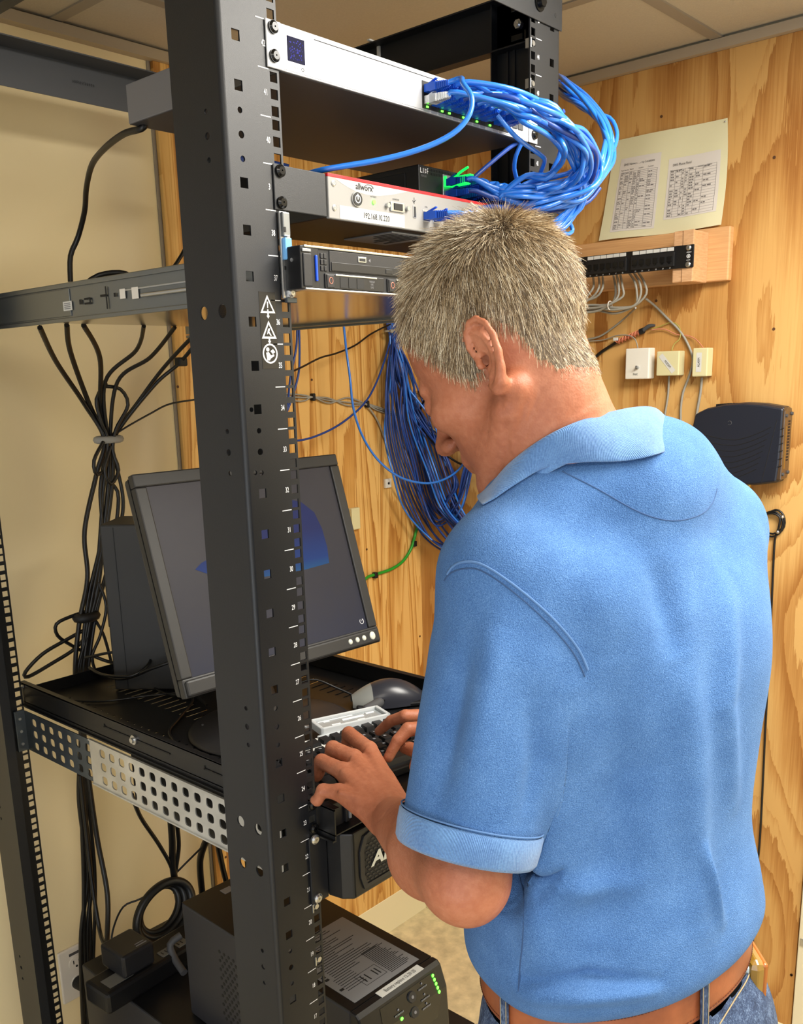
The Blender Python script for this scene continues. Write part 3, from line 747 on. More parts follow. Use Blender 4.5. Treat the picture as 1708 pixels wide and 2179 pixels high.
build('fold_lip', MB().box(-1.5, 3, 60, 517, 972, 974.5, .6).box(-1.5, 3, 60, 517, 897, 899.5, .6), M['zinc'], bra)

# ================================================================== MONITOR
MC = np.array([201.0, 296, 1244.7]); tilt = .3; yaw = -.06
mo = thing('monitor', 'dark gray flat monitor on a round foot standing on the rack shelf', 'monitor', tuple(MC), eul=(math.pi/2-tilt, 0, yaw))
W2, H2 = 185.6, 159.2
def LB(*a, c=0): return MB().box(*a, c)
bz = MB()
for a in ((-W2, W2, H2-19, H2), (-W2, W2, -H2, -H2+27), (-W2, -W2+18, -H2+27, H2-19), (W2-18, W2, -H2+27, H2-19)): bz.box(a[0], a[1], a[2], a[3], -14, 0)
bezel = build('bezel', bz, M['monitor'], mo, local=True, bevel=2)
build('chin', MB().box(-W2+3, W2-3, -H2+2, -H2+24, -2, 5, 3), M['monitor'], mo, local=True)
build('back_cover', MB().box(-W2+2, W2-2, -H2+2, H2-2, -34, -12, 6).box(-110, 110, -100, 90, -58, -30, 8), M['monitor'], mo, local=True)
build('seam', MB().box(-W2-.3, W2+.3, -H2+4, H2-4, -15, -14), M['dark'], mo, local=True)
scr = NT('lit_screen'); tcn = scr.n('ShaderNodeTexCoord'); spn = scr.n('ShaderNodeSeparateXYZ'); scr.l(tcn.outputs['Object'], spn.inputs[0])
vv = scr.coords(); nzs = scr.noise(vv, 40, 4)
c0 = scr.ramp(scr.math('ADD', scr.math('MULTIPLY', spn.outputs[1], 3.2), scr.math('ADD', scr.math('MULTIPLY', nzs, .25), .42)), [(.1, (22, 30, 56)), (.4, (40, 36, 44)), (.7, (52, 46, 48)), (1, (62, 56, 56))])
scr.b.inputs['Base Color'].default_value = (.02, .02, .025, 1); scr.b.inputs['Roughness'].default_value = .45; scr.b.inputs['Specular IOR Level'].default_value = .25
scr.l(c0, scr.b.inputs['Emission Color']); scr.b.inputs['Emission Strength'].default_value = .5
sn = build('screen', MB().box(-W2+18, W2-18, -H2+27, H2-19, -6, -4), scr.m, mo, local=True)
skym = NT('cave_opening'); tcn = skym.n('ShaderNodeTexCoord'); spn = skym.n('ShaderNodeSeparateXYZ'); skym.l(tcn.outputs['Object'], spn.inputs[0])
cc = skym.ramp(skym.math('ADD', skym.math('MULTIPLY', spn.outputs[1], 8.5), .62), [(0, (40, 128, 140)), (.35, (34, 104, 142)), (.6, (30, 62, 124)), (1, (38, 46, 96))])
skym.l(cc, skym.b.inputs['Emission Color']); skym.b.inputs['Emission Strength'].default_value = .75; skym.b.inputs['Specular IOR Level'].default_value = .1; skym.b.inputs['Base Color'].default_value = (.01, .01, .01, 1)
# blue opening of the picture on the screen (an arch seen against the dark)
def scp(px, py):      # pixel -> the screen's own plane
    n = Vector(REG[mo].to_3x3() @ Vector((0, 0, 1))); o = REG[mo] @ Vector((0, 0, -3.9)); d = Vector(ray(px, py)); t = (o-Vector(CAM_P)).dot(n)/d.dot(n)
    q = REG[mo].inverted() @ (Vector(CAM_P)+d*t); return (q.x, q.y)
arch = [(415, 1212), (428, 1198), (450, 1186), (500, 1120), (560, 1075), (610, 1062), (640, 1068), (668, 1090), (685, 1125), (696, 1165), (700, 1198), (650, 1212), (560, 1228), (450, 1224)]
mb = MB(); P = [scp(*a) for a in arch]; mb.add([(p[0], p[1], -3.7) for p in P], [tuple(range(len(P)))[::-1]])
build('screen_picture', mb, skym.m, mo, local=True)
mb = MB(); c0 = scp(769, 1322)
mb.tube([(c0[0]+4*math.cos(t), c0[1]+4*math.sin(t), -3.5) for t in np.linspace(2.2, 7.4, 16)], .5, 5).tube([(c0[0], c0[1], -3.5), (c0[0]+2, c0[1]+3, -3.5)], .4, 4, 1)
build('clock_icon', mb, M['white_print'], mo, local=True)
for i, x in enumerate((118, 133, 147.5, 166)):
    y = -H2+13.5
    build('button', MB().ell((x, y, 5), (4.2 if i < 3 else 6, 4.6 if i < 3 else 7, 2.6)), M['button'], mo, local=True)
build('rear_hub', MB().ell((150, 5, -40), (38, 42, 24)), M['monitor'], mo, local=True)
# stand: neck, stem and round foot
build('neck', MB().tube([(201, 352, 1240), (203, 372, 1180), (200, 350, 1080), (197, 325, 1000)], [26, 24, 24, 30], 16), M['monitor'], mo)
build('hinge', MB().cyl((165, 346, 1236), (238, 342, 1236), 22, n=24), M['monitor'], mo)
foot = MB(); n = 48; prof = [(0, 1004), (40, 1003), (90, 996), (124, 990), (130, 988), (130, 986)]
v = [(196+r*math.cos(2*math.pi*k/n), 305+r*.96*math.sin(2*math.pi*k/n), z) for r, z in prof for k in range(n)]
foot.add(v, [(i*n+k, i*n+(k+1) % n, (i+1)*n+(k+1) % n, (i+1)*n+k) for i in range(len(prof)-1) for k in range(n)], True)
build('round_foot', foot, M['charcoal'], mo)

# ================================================================== COMPUTER TOWER
ta = math.atan2(-.79, .61)
tw = thing('computer_tower', 'small black computer tower standing behind the left edge of the monitor', 'computer', (137.5, 660.5, 986.6), rot=math.radians(-52))
build('case', MB().box(0, 178, 0, 105, 0, 297, 3), mat('tower_black', (44, 43, 42), .55, 0, .1, 900), tw, local=True)
build('front_bezel', MB().box(24, 25, -1, 0, 4, 292), M['dark'], tw, local=True)
build('foot', MB().box(4, 170, 6, 98, -1, 2), M['rubber'], tw, local=True)
build('port_block', MB().box(-9, 0, 20, 80, 110, 150, 2).box(-7, 0, 30, 70, 60, 90, 2), M['dark'], tw, local=True)

# ================================================================== KEYBOARD
kb = thing('keyboard', 'black keyboard under the man\'s hands on the shelf', 'keyboard', (232, 84, 986.8), rot=math.radians(-10))
build('key_deck', MB().prism([(-72, 0), (-72, 11), (72, 22), (72, 0)], 'x', -208, 208), M['black'], kb, local=True, bevel=1.5)
rows = [(-60, 0), (-41, 9), (-22, 4), (-3, -1), (16, -9), (42, 0)]
for ri, (y, off) in enumerate(rows):
    n = 21; x = -200+off*.5
    z = 11+ (y+72)*.0764
    while x < 196:
        w = 17
        if ri == 0 and -110 < x < 0: w = 100
        elif ri in (1, 2) and x < -190: w = 28
        if ri in (0,) and w == 17: w = 21
        mb = MB(); t = 2.2
        mb.add([(x, y, z), (x+w, y, z), (x+w, y+17.5, z+1.3), (x, y+17.5, z+1.3), (x+t, y+t, z+8), (x+w-t, y+t, z+8), (x+w-t, y+17.5-t*.6, z+9.3), (x+t, y+17.5-t*.6, z+9.3)],
               [(4, 5, 6, 7), (0, 1, 5, 4), (1, 2, 6, 5), (2, 3, 7, 6), (3, 0, 4, 7)])
        k = build('key', mb, M['key'], kb, local=True)
        if ri in (1, 2, 3, 4) and w == 17 and x < 110:
            pass
        x += w+2
mb = MB()
for ri, (y, off) in enumerate(rows[1:5]):
    x = -200+off*.5
    for c in range(16): mb.box(x+5, x+9, y+8, y+12, 20.2+(y+72)*.0764+.2, 20.2+(y+72)*.0764+.35); x += 19
build('key_legends', mb, M['gray_print'], kb, local=True, kind='stuff')
# clear plastic cover lying on the keyboard's back edge
cv = thing('plastic_cover', 'clear plastic key cover lying behind the left hand on the keyboard', 'plastic cover', (236, 168, 1010), rot=math.radians(-19))
mb = MB()
mb.box(-58, 58, 18, 22, 0, 12, 1.5).box(-58, 58, -22, -18, 0, 12, 1.5).box(-58, -52, -22, 22, 0, 12, 1.5).box(52, 58, -22, 22, 0, 12, 1.5).box(-64, 64, -27, -21, -1, 2, .6).box(-64, 64, 21, 26, -1, 2, .6)
build('frame', mb, M['frost'], cv, local=True)
build('window', MB().box(-53, 53, -18, 18, 6, 7.6, .3), M['clear'], cv, local=True)
mb = MB()
for a in ((-40, -30, 8, 10), (-12, 24, 0, 5), (30, 44, 6, 9), (-34, -20, -10, -7), (8, 20, -12, -9), (-48, 10, 12, 13.5)): mb.box(a[0], a[1], a[2], a[3], 7.6, 8.6)
build('embossed_bar', mb, M['white_print'], cv, local=True, kind='stuff')
sh = thing('white_card', 'bright white folded card showing beside the numbered post under the keyboard cover', 'card', (150, 150, 1006), rot=math.radians(-15))
build('sheet', MB().box(-40, 24, -20, 22, 2, 3.2), M['paper'], sh, local=True)
# keyboard cable with ferrite bead
kc = build('keyboard_cable', MB().tube([(440, 214, 1000), (400, 218, 1003), (350, 210, 1003), (300, 200, 1002), (262, 186, 1000), (230, 176, 996)], 2.3, 8), M['cable_black'], label='black keyboard cable with a ferrite bead beside the clear plastic cover', cat='cable')
build('ferrite_bead', MB().cyl((308, 203, 1003), (344, 209, 1003.5), 8.5, n=20).cyl((303, 202, 1003), (308, 203, 1003), 6.5, 8.5, 20).cyl((344, 209, 1003.5), (349, 210, 1003.5), 8.5, 6.5, 20), M['rubber'], kc)

# ================================================================== MOUSE
ms = thing('mouse', 'dark computer mouse with silver front on the shelf below the monitor', 'computer mouse', (384, 228, 987), rot=math.radians(-38))
def hump(x0, x1, L0=-60, L1=60):
    mb = MB(); n = 22; m = 18; g = []
    for i in range(n+1):
        u = i/n; x = L0+(L1-L0)*u
        w = 32*(math.sin(math.pi*min(1, max(0, .06+u*.9)))**.42)
        h = 37*(math.sin(math.pi*(.08+.86*u**1.1))**.75)+3
        g.append([(x, w*math.cos(math.pi*k/m), 2+h*math.sin(math.pi*k/m)**.8) for k in range(m+1)])
    a, b = int(x0*n), int(x1*n)
    v = [p for row in g[a:b+1] for p in row]; w = m+1
    mb.add(v, [(i*w+k, (i+1)*w+k, (i+1)*w+k+1, i*w+k+1)[::-1] for i in range(b-a) for k in range(m)], True)
    return mb
build('shell', hump(.3, 1), M['mouse'], ms, local=True); build('front_shell', hump(0, .3), M['mouse_silver'], ms, local=True)
build('base', MB().box(-55, 55, -27, 27, 0, 8, 3), M['black'], ms, local=True)
mc = build('mouse_cable', MB().tube([(340, 268, 1006), (325, 292, 1018), (300, 310, 1034), (272, 318, 1034), (240, 330, 1020), (214, 350, 998), (190, 400, 990)], 1.9, 7), M['cable_black'], label='thin dark mouse cable arching over the monitor foot', cat='cable')

# ================================================================== RACK-MOUNT UPS
APX = float(at(826, 1806, 'y', -36)[0])
ap = thing('rack_battery_backup', 'black rack-mounted battery backup with a large white maker logo under the keyboard', 'battery backup', (232, 200, 889))
build('chassis', MB().box(14, 451, 2, 420, 890, 975, 1), M['dark'], ap)
bzf = MB().prism([(20, 0), (24, -22), (34, -34), (431, -34), (441, -22), (445, 0)], 'z', 889, 978)
bf = build('front_bezel', bzf, M['black'], ap, bevel=2.5)
out = [(50, 897), (44, 915), (44, 950), (52, 968), (70, 973), (396, 973), (413, 968), (421, 950), (421, 915), (415, 897)]
inn = [(56, 902), (51, 917), (51, 948), (58, 963), (72, 967.5), (394, 967.5), (407, 963), (414, 948), (414, 917), (409, 902)]
mb = MB(); ring_poly(mb, out[::-1], inn[::-1], -36); mb.add([(p[0], -36, p[1]) for p in out]+[(p[0], -34, p[1]) for p in out], [(k, (k+1) % 10, (k+1) % 10+10, k+10) for k in range(10)])
build('bezel_rim', mb, M['charcoal'], bf)
mb = MB()
for r in range(13):
    z = 904+r*4.9
    for c in range(48):
        x = 54+c*7.4+(3.7 if r % 2 else 0)
        if x > 406 or (r > 10 and (x < 64)): continue
        mb.box(x, x+5.2, -35.2, -34, z, z+2.2)
build('grille', mb, M['charcoal'], bf, kind='stuff')
build('grille_back', MB().box(50, 415, -34.6, -34, 900, 969), M['dark'], bf)
text('maker_logo', 'APC', 25, (APX, -36.2, 930), np.array((1, 0, .0)), (.22, 0, 1), M['button'], bf, squash=1.25, bold=.9)
for s in (0, 1):
    x = -8.8 if s == 0 else 445
    build('rack_ear', MB().box(x, x+28, -3, -.5, 889, 978, .8), M['rack_in'], ap)
build('bracket_tab', MB().box(22, 40, -14, -2, 982, 1016, 1).box(40, 47, -18, -10, 986, 1014, 1), M['charcoal'], ap)
build('tab_edge', MB().box(44.5, 48, -20, -17, 990, 1008, .4), M['label_gray'], ap)

# ================================================================== TOWER UPS on its side, on another black box
def ups_box(name, label, base, x, y, z, w, l, h, m, group=None):
    t = thing(name, label, 'battery backup', base, rot=math.radians(-2), group=group)
    return t
up = thing('battery_backup', 'black battery backup with a gray instruction sheet on top and green lights in front', 'battery backup', (180, 238, 446), rot=math.radians(-2))
wx, ly, hz = 85, 216, 214
build('case', MB().box(-wx, wx, -ly+14, ly, 0, hz, 4), M['ups'], up, local=True)
build('top_skin', MB().box(-wx+1, wx-1, -ly+16, ly-1, hz-.5, hz+1), M['black'], up, local=True)
fbm = MB().prism([(-ly+14, 0), (-ly-6, 4), (-ly-22, 60), (-ly-14, hz-36), (-ly-2, hz-4), (-ly+4, hz+1), (-ly+16, hz+1)][::-1], 'x', -wx-1, wx+1)
fbz = build('front_bezel', fbm, M['black'], up, local=True, bevel=3)
sht = build('instruction_sheet', MB().box(-68, 66, -192, -22, hz+1, hz+1.4), M['label_gray'], up, local=True)
mb = MB(); r = random.Random(3)
for k in range(27):
    y = -30-k*5.2 if k < 24 else -30-k*5.2
    L = -62+r.random()*4
    x1 = L+(50+r.random()*60 if k < 20 else 30+r.random()*14)
    if k < 20: mb.box(-58+(8 if k > 4 else 0), x1, y-1.2, y, hz+1.4, hz+1.6)
    else: mb.box(-56, -20, y-1, y, hz+1.4, hz+1.6)
for k in range(20): mb.box(16, 60-r.random()*12, -118-k*3.4, -116.8-k*3.4, hz+1.4, hz+1.6)
for x, y in ((-64, -120), (-64, -128), (-64, -160)): mb.box(x, x+7, y, y+5, hz+1.4, hz+1.6)
for a in ((-30, 12, -150, -149.4), (-30, 12, -178, -177.4), (-30, -29.4, -178, -150), (11.4, 12, -178, -150), (-24, -22, -172, -156), (-16, -14, -172, -156), (-2, 0, -172, -156), (4, 6, -172, -156)): mb.box(a[0], a[1], a[2], a[3], hz+1.4, hz+1.6)
build('sheet_print', mb, M['ink'], sht, local=True, kind='stuff')
bl_ = build('date_label', MB().box(-34, 54, -213, -198.5, hz+1, hz+1.5), M['paper'], up, local=True)
text('date_print', 'Battery replace 12-29-20', 9.6, (10, -206, hz+1.6), (1, 0, 0), (0, 1, 0), M['ink'], bl_, squash=.66, local=True)
# sloping control panel
def pan(x, s, d=0):       # point on the sloping face: s from top edge
    a = np.array((-ly-2, hz-4.)); b = np.array((-ly-14, hz-36.)); c = np.array((-ly-22, 60.))
    q = a+(b-a)*min(s, 34)/34. if s <= 34 else b+(c-b)*(s-34)/120.
    return np.array((x, q[0]-d, q[1]+d*.35))
PXa = [pan(-52, 6, .6), pan(66, 6, .6), pan(72, 60, .6), pan(-60, 60, .6)]
mb = MB(); mb.add([pan(-46, 4, .5), pan(70, 4, .5), pan(74, 33.5, .5), pan(-50, 33.5, .5), pan(60, 74, .5), pan(-36, 74, .5)], [(3, 2, 1, 0), (5, 4, 2, 3)])
build('control_panel', mb, M['gloss'], fbz, local=True)
mb = MB()
for k in range(5): q = pan(63+k*.9, 8+k*6.6, 1.2); mb.ell(q, (2.2, 1.6, 3), 10, 6)
build('load_lights', mb, M['green'], fbz, local=True)
q = pan(-14, 34, 1.2); build('online_light', MB().ell(q, (2.8, 1.4, 2.8), 10, 6), M['green'], fbz, local=True)
for (x, s) in ((14, 16), (12, 38)):
    q = pan(x, s, .6); nrm = np.array((0, -.93, .35)); build('round_button', MB().cyl(q, q+nrm*2.5, 8.5, 7.5, 24), M['charcoal'], fbz, local=True)
    build('button_mark', MB().cyl(q+nrm*2.4, q+nrm*3, 2.4, n=12), M['gray_print'], fbz, local=True)
for (x, s) in ((38, 8), (38, 24), (38, 38), (-16, 20)):
    q = pan(x, s, 1.2); build('dim_light', MB().ell(q, (1.8, 1, 1.8), 8, 6), M['gray_print'], fbz, local=True)
    o = pan(x-9, s+7, 1.2); scribble('panel_print', o, (1, 0, 0), (0, -.35, .93), 18, 3, M['gray_print'], fbz) if False else None
    mb = MB(); 
    for j in range(7): a_ = pan(x-9+j*2.6, s+7, .9); mb.box(a_[0], a_[0]+1.7, a_[1]-.4, a_[1], a_[2], a_[2]+2.6)
    build('panel_print', mb, M['gray_print'], fbz, local=True, kind='stuff')
mb = MB()
for r_ in range(16):
    for c in range(6):
        y = 112-c*12.5-(6 if r_ % 2 else 0); z = 168-r_*8.2
        mb.cyl((-wx-.4, y, z), (-wx+.5, y, z), 3.1, n=8)
build('vent_holes', mb, M['dark'], up, local=True, kind='stuff')
build('rear_sticker', MB().box(-20, 0, 180, 196, hz+1, hz+1.6), M['label_gray'], up, local=True)
lo = thing('lower_battery_box', 'large black box under the battery backup at the bottom of the frame', 'battery backup', (212, 400, 228))
build('case', MB().box(53, 400, 60, 735, 228, 444, 3), M['ups'], lo)
build('top_skin', MB().box(55, 398, 62, 733, 443.5, 445, 0), M['black'], lo)
build('front_bezel', MB().box(51, 402, 40, 62, 226, 446, 5), M['black'], lo)
ls = thing('lower_shelf', 'plain black lower rack shelf carrying the battery boxes', 'shelf', (232, 370, 222))
build('deck', MB().box(9, 456, 0, 744, 222, 226, 1), M['rack'], ls); build('side_wall', MB().box(9, 11, 0, 744, 190, 222), M['rack'], ls); build('side_wall', MB().box(454, 456, 0, 744, 190, 222), M['rack'], ls)

# ================================================================== POWER STRIP with adapters
sa = np.array((1., .03)); 
pst = thing('power_strip', 'black power strip lying behind the battery backup', 'power strip', (110, 600, 446), rot=math.radians(3))
build('body', MB().box(-108, 150, -36, 34, 0, 42, 7), M['black'], pst, local=True)
for k in range(3):
    s_ = build('outlet_plate', MB().box(20+k*36, 44+k*36, -26, -6, 41.5, 43.4, .6), mat('outlet_gray', (104, 102, 96), .5) if k == 0 else bpy.data.materials['outlet_gray'], pst, local=True)
    mb = MB()
    for a in ((4, 6), (12, 14)): mb.box(20+k*36+a[0], 20+k*36+a[1], -20, -12, 43.3, 43.9)
    build('outlet_slot', mb, M['dark'], s_, local=True)
build('end_label', MB().box(-92, -44, -24, 6, 41.6, 42.6), bpy.data.materials['outlet_gray'], pst, local=True)
adp = thing('power_adapter', 'square black power adapter plugged into the power strip', 'power adapter', (78, 607, 489), rot=math.radians(2))
build('body', MB().box(-32, 34, -36, 36, 0, 44, 5), M['charcoal'], adp, local=True)
build('label_print', MB().box(4, 26, -26, -23, 44, 44.3).box(6, 24, -19, -17, 44, 44.3), M['gray_print'], adp, local=True)
build('prong', MB().box(-10, -8, -4, 4, -6, 0).box(6, 8, -4, 4, -6, 0), M['steel'], adp, local=True)

# ================================================================== WALL OUTLET and plug
ol = thing('wall_outlet', 'white double wall outlet on the cream wall at lower left', 'wall outlet', (131, YW, 242))
pl = build('cover_plate', MB().box(95, 168, YW-7, YW, 242, 363, 2.5), M['outlet'], ol)
for z in (326, 280):
    q = build('receptacle', MB().cyl((131.5, YW-7, z), (131.5, YW-9, z), 16, n=24), M['outlet'], pl)
    build('slot', MB().box(124.5, 126.5, YW-9.6, YW-8.9, z-1, z+7).box(136.5, 138.5, YW-9.6, YW-8.9, z-1, z+6).cyl((131.5, YW-9, z-8), (131.5, YW-9.5, z-8), 2.6, n=10), M['dark'], q)
build('plate_sticker', MB().box(118, 150, YW-7.6, YW-7, 345, 351), M['rubber'], pl)
pg = thing('power_plug', 'black power plug in the lower socket of the wall outlet', 'plug', (131, YW-22, 270))
build('plug_body', MB().cyl((131, YW-9.6, 280), (131, YW-40, 279), 15, 11, 16), M['dark'], pg)
# ================================================================== THINGS ON THE RIGHT WALL
XS = XW-4          # face of the plywood
def pxr(x, y, d=0): return at(x, y, 'x', XS-d)
# poster: pale yellow sheet with two printed tables, gently curled
corners = {'tl': (XS-2, 352, 1998), 'tr': (XS-2, 74, 2005), 'br': (XS-3, 78, 1803), 'bl': (XS-14, 359, 1800)}
po = thing('poster', 'pale yellow sheet with two printed tables pinned to the plywood', 'poster', (XS-4, 210, 1800))
nu, nv = 24, 16
TL, TR, BR, BL = [np.array(pxr(*q)) for q in ((1310, 300), (1550, 252), (1536, 480), (1278, 515))]
def ppt(u, v, d=0):     # u right, v down
    p = TL*(1-u)*(1-v)+TR*u*(1-v)+BR*u*v+BL*(1-u)*v
    bow = 5*math.sin(math.pi*v)*(1 if u > .5 else -.3)*(abs(u-.5)*2)**2
    x = XS-2.5-5*math.sin(math.pi*(u*1.3+v*.4))**2-9*max(0, v-.75)*(1-u)-d
    return (x, p[1]-bow*1.6*(u-.2), p[2]+2*math.sin(6*u+1)*v)
def sheet(u0, u1, v0, v1, d, th, n=12, m=10):
    mb = MB(); v = [ppt(u0+(u1-u0)*i/n, v0+(v1-v0)*j/m, d) for j in range(m+1) for i in range(n+1)]
    w = n+1; f = [(j*w+i, (j+1)*w+i, (j+1)*w+i+1, j*w+i+1) for j in range(m) for i in range(n)]
    mb.add(v, f, True)
    if th:
        v2 = [(p[0]+th, p[1], p[2]) for p in v]; mb.add(v2, [q[::-1] for q in f], True)
        ed = [i for i in range(w)]+[j*w+n for j in range(1, m+1)]+[m*w+i for i in range(n-1, -1, -1)]+[j*w for j in range(m-1, 0, -1)]
        o = len(mb.v); k = len(ed); mb.add([v[e] for e in ed]+[v2[e] for e in ed], [(a, (a+1) % k, (a+1) % k+k, a+k) for a in range(k)])
    return mb
build('backing_sheet', sheet(0, 1, 0, 1, 0, .6, 24, 18), mat('pale_yellow_paper', (226, 221, 182), .8), po)
for nm, (u0, u1, v0, v1), (ncol, nrow), ttl, heads in (
        ('printed_table', (.09, .46, .20, .93), (8, 34), 'DHS Network Drop Locations', ('Patch Panel #', 'Wall #', 'Location', 'Comment')),
        ('printed_table', (.53, .95, .28, .86), (9, 17), 'DHS Phone Panel', ('Patch Panel #', 'Wall', 'Phone #', 'Extension', 'Location'))):
    sh_ = build(nm, sheet(u0, u1, v0, v1, .5, 0), mat('printer_paper_'+str(ncol), (222, 216, 208), .8), po)
    mb = MB()
    def q4(a, b, c, d, dd=.9): mb.add([ppt(a, b, dd), ppt(c, b, dd), ppt(c, d, dd), ppt(a, d, dd)], [(3, 2, 1, 0)])
    U0, U1 = u0+.03*(u1-u0)+.01, u1-.06*(u1-u0); V0, V1 = v0+.18*(v1-v0)+.01, v1-.03*(v1-v0)
    for k in range(nrow+1):
        v = V0+(V1-V0)*k/nrow
        for j in range(5):
            a, b = U0+(U1-U0)*j/5, U0+(U1-U0)*(j+1)/5; q4(a, v-.0009, b, v+.0009)
    cols = sorted({0, 1}|{(.13, .26, .37, .48, .55, .76, .9)[k] for k in range(min(7, ncol-2))}) if ncol == 8 else [0, .12, .25, .33, .42, .56, .72, 1]
    for c in cols:
        u = U0+(U1-U0)*c
        for j in range(6):
            a, b = V0+(V1-V0)*j/6, V0+(V1-V0)*(j+1)/6; q4(u-.0011, a, u+.0011, b)
    rr = random.Random(ncol)
    for k in range(nrow):
        v = V0+(V1-V0)*(k+.25)/nrow; hh = (V1-V0)/nrow*.45
        for ci in range(len(cols)-1):
            if rr.random() < (.75 if ci in (0, 3, 4) else .35):
                a = U0+(U1-U0)*(cols[ci]+.015); L = (cols[ci+1]-cols[ci])*(U1-U0)*(.3+.4*rr.random()); q4(a, v, a+L*.45, v+hh); q4(a+L*.55, v, a+L, v+hh)
    build('table_print', mb, mat('faded_ink', (120, 114, 112), .8) if 'faded_ink' not in bpy.data.materials else bpy.data.materials['faded_ink'], sh_, kind='stuff')
    ex = np.array(ppt(u1, v0, 0))-np.array(ppt(u0, v0, 0)); ex /= np.linalg.norm(ex); ey = -(np.array(ppt(u0, v1, 0))-np.array(ppt(u0, v0, 0))); ey /= np.linalg.norm(ey)
    text('table_title', ttl, 6.6, np.array(ppt(u0+.04, v0+.075, 1.6)), ex, ey, M['ink'], sh_, center=False, squash=.88)
    for i_, h_ in enumerate(heads): text('column_head', h_, 3.6, np.array(ppt(U0+(U1-U0)*(i_/len(heads)), v0+.055+.07, 1.6)), ex, ey, M['ink'], sh_, center=False, squash=.9)
for u, v in ((.02, .02), (.98, .03)): build('pin', MB().ell(ppt(u, v, 1), (1.5, 2, 2), 8, 6), M['steel'], po)
# wooden patch panel bracket
wbk = thing('wooden_bracket', 'pine board with two end blocks holding the wall patch panel', 'wooden bracket', (XS-50, 300, 1680))
build('back_board', MB().box(XS-19, XS, 50, 620, 1692, 1798, 3), M['block_y'], wbk)
build('end_block', MB().box(XS-88, XS-19, 95, 140, 1690, 1790, 2.5).box(XS-90, XS-86, 95, 118, 1690, 1790, 1), M['block'], wbk)
build('end_block', MB().box(XS-88, XS-19, 560, 600, 1690, 1790, 2.5), M['block'], wbk)
ppn = thing('patch_bay', 'black 24-port patch panel with white label strips on the wooden bracket', 'patch panel', (XS-96, 340, 1716))
PX = XS-91.5
pnl = build('panel', MB().box(PX-2, PX+1, 92, 575, 1717, 1761, 1), M['black'], ppn)
def py(k): return 0
for g in range(4):
    y1 = 166+ g*112 if False else None
gy0 = [132, 240, 348, 456]
for g, y0 in enumerate(gy0):
    blk = build('jack_block', MB().box(PX-6, PX-1, y0, y0+98, 1722, 1750, 1), M['dark'], pnl)
    for k in range(6):
        yc = y0+10+k*15.6
        build('jack', MB().box(PX-7, PX-5.5, yc-5.6, yc+5.6, 1731, 1742, .5).box(PX-7, PX-5.5, yc-2.5, yc+2.5, 1728, 1731), M['gloss'], blk)
        build('port_label', MB().box(PX-3.2, PX-1.5, yc-7, yc+7, 1752.5, 1759.5, .3), M['paper'], pnl)
        text('port_number', str(24-(g*6+k)), 3.6, (PX-2.4, yc, 1719.7), (0, -1, 0), EZ, M['white_print'], pnl)
for z in (1755, 1723): build('panel_screw', screw_mb((PX-2, 103, z), (-1, 0, 0), 5.5, 3.5), M['steel'], pnl)
build('maker_mark', MB().tube([(PX-2.4, 103+3.4*math.cos(t), 1739+3.4*math.sin(t)) for t in np.linspace(0, 6.283, 16, False)], .6, 5, closed=True).cyl((PX-2, 103, 1739), (PX-2.6, 103, 1739), 1.5, n=10), M['white_print'], pnl)
scribble('side_print', (PX-2.3, 107, 1745.5), (0, -1, 0), EZ, 9, 2.2, M['white_print'], pnl); scribble('side_print', (PX-2.3, 107, 1730.5), (0, -1, 0), EZ, 8, 2, M['white_print'], pnl)

def cable(name, pts, r, m, label, group=None, n=7, cat='cable'):
    o = build(name, MB().tube(pts, r, n), M[m] if isinstance(m, str) else m, label=label, cat=cat)
    if group: o['group'] = group
    return o
def PX_(seq, ax='x'):     # pixels with the x (or y) plane each lies in
    return [at(x, y, ax, v) for x, y, v in seq]
# gray cables looping below the panel
rr = random.Random(5)
L2 = 'gray network cable looping out below the wall patch panel'
for k, (sx_, ex_, low) in enumerate(((1262, 1225, 640), (1274, 1222, 652), (1282, 1220, 660), (1305, 1232, 650), (1312, 1226, 655), (1320, 1226, 662), (1342, 1228, 652), (1352, 1226, 658), (1362, 1224, 664))):
    v0 = XS-60-rr.random()*14; j = rr.random()*5
    if k < 3: seq = [(sx_, 590, v0+30), (sx_, 612, v0), (sx_-14, 632, v0), (ex_+14, 648-k*3, v0), (ex_-20, low-8, v0+6)]
    elif k < 6: seq = [(sx_, 586, v0+30), (sx_+4, 610, v0), (sx_+6-j, 630, v0), (1300, 646, v0-4), (1270, low, v0), (ex_, low+4-j, v0), (ex_-24, low, v0+6)]
    else: seq = [(sx_-4, 580, v0+30), (sx_+8, 600, v0), (sx_+14-j, 625, v0), (1352-j, 650, v0), (1310, low+4-j, v0-4), (1270, low-4+j, v0), (ex_, low-2, v0), (ex_-24, low-6, v0+6)]
    cable('patch_lead', PX_(seq), 2.6, 'cable_gray', 'gray network cable looping out below the patch bay, in the %s cluster' % ('left', 'middle', 'rightmost')[k//3], 'gray cables below the patch bay, %s cluster' % ('left', 'middle', 'right')[k//3])
build('cable_tie', MB().tube([np.array(at(1299, 650, 'x', XS-72))+np.array((9*math.cos(t), 2, 9*math.sin(t))) for t in np.linspace(0, 6.283, 12, False)], 1.3, 6, closed=True), M['outlet'], label='pale tie around the gray cables below the patch panel', cat='cable tie')
cable('wall_wire', PX_([(1374, 636, XS-30), (1392, 650, XS-8), (1420, 678, XS-5), (1444, 702, XS-5), (1462, 730, XS-5), (1474, 765, XS-5), (1466, 800, XS-5), (1453, 835, XS-5), (1448, 870, XS-5), (1447, 905, XS-5), (1436, 935, XS-5)]), 2.6, 'cable_gray', 'long gray wire curving down the plywood past the ivory junction box')
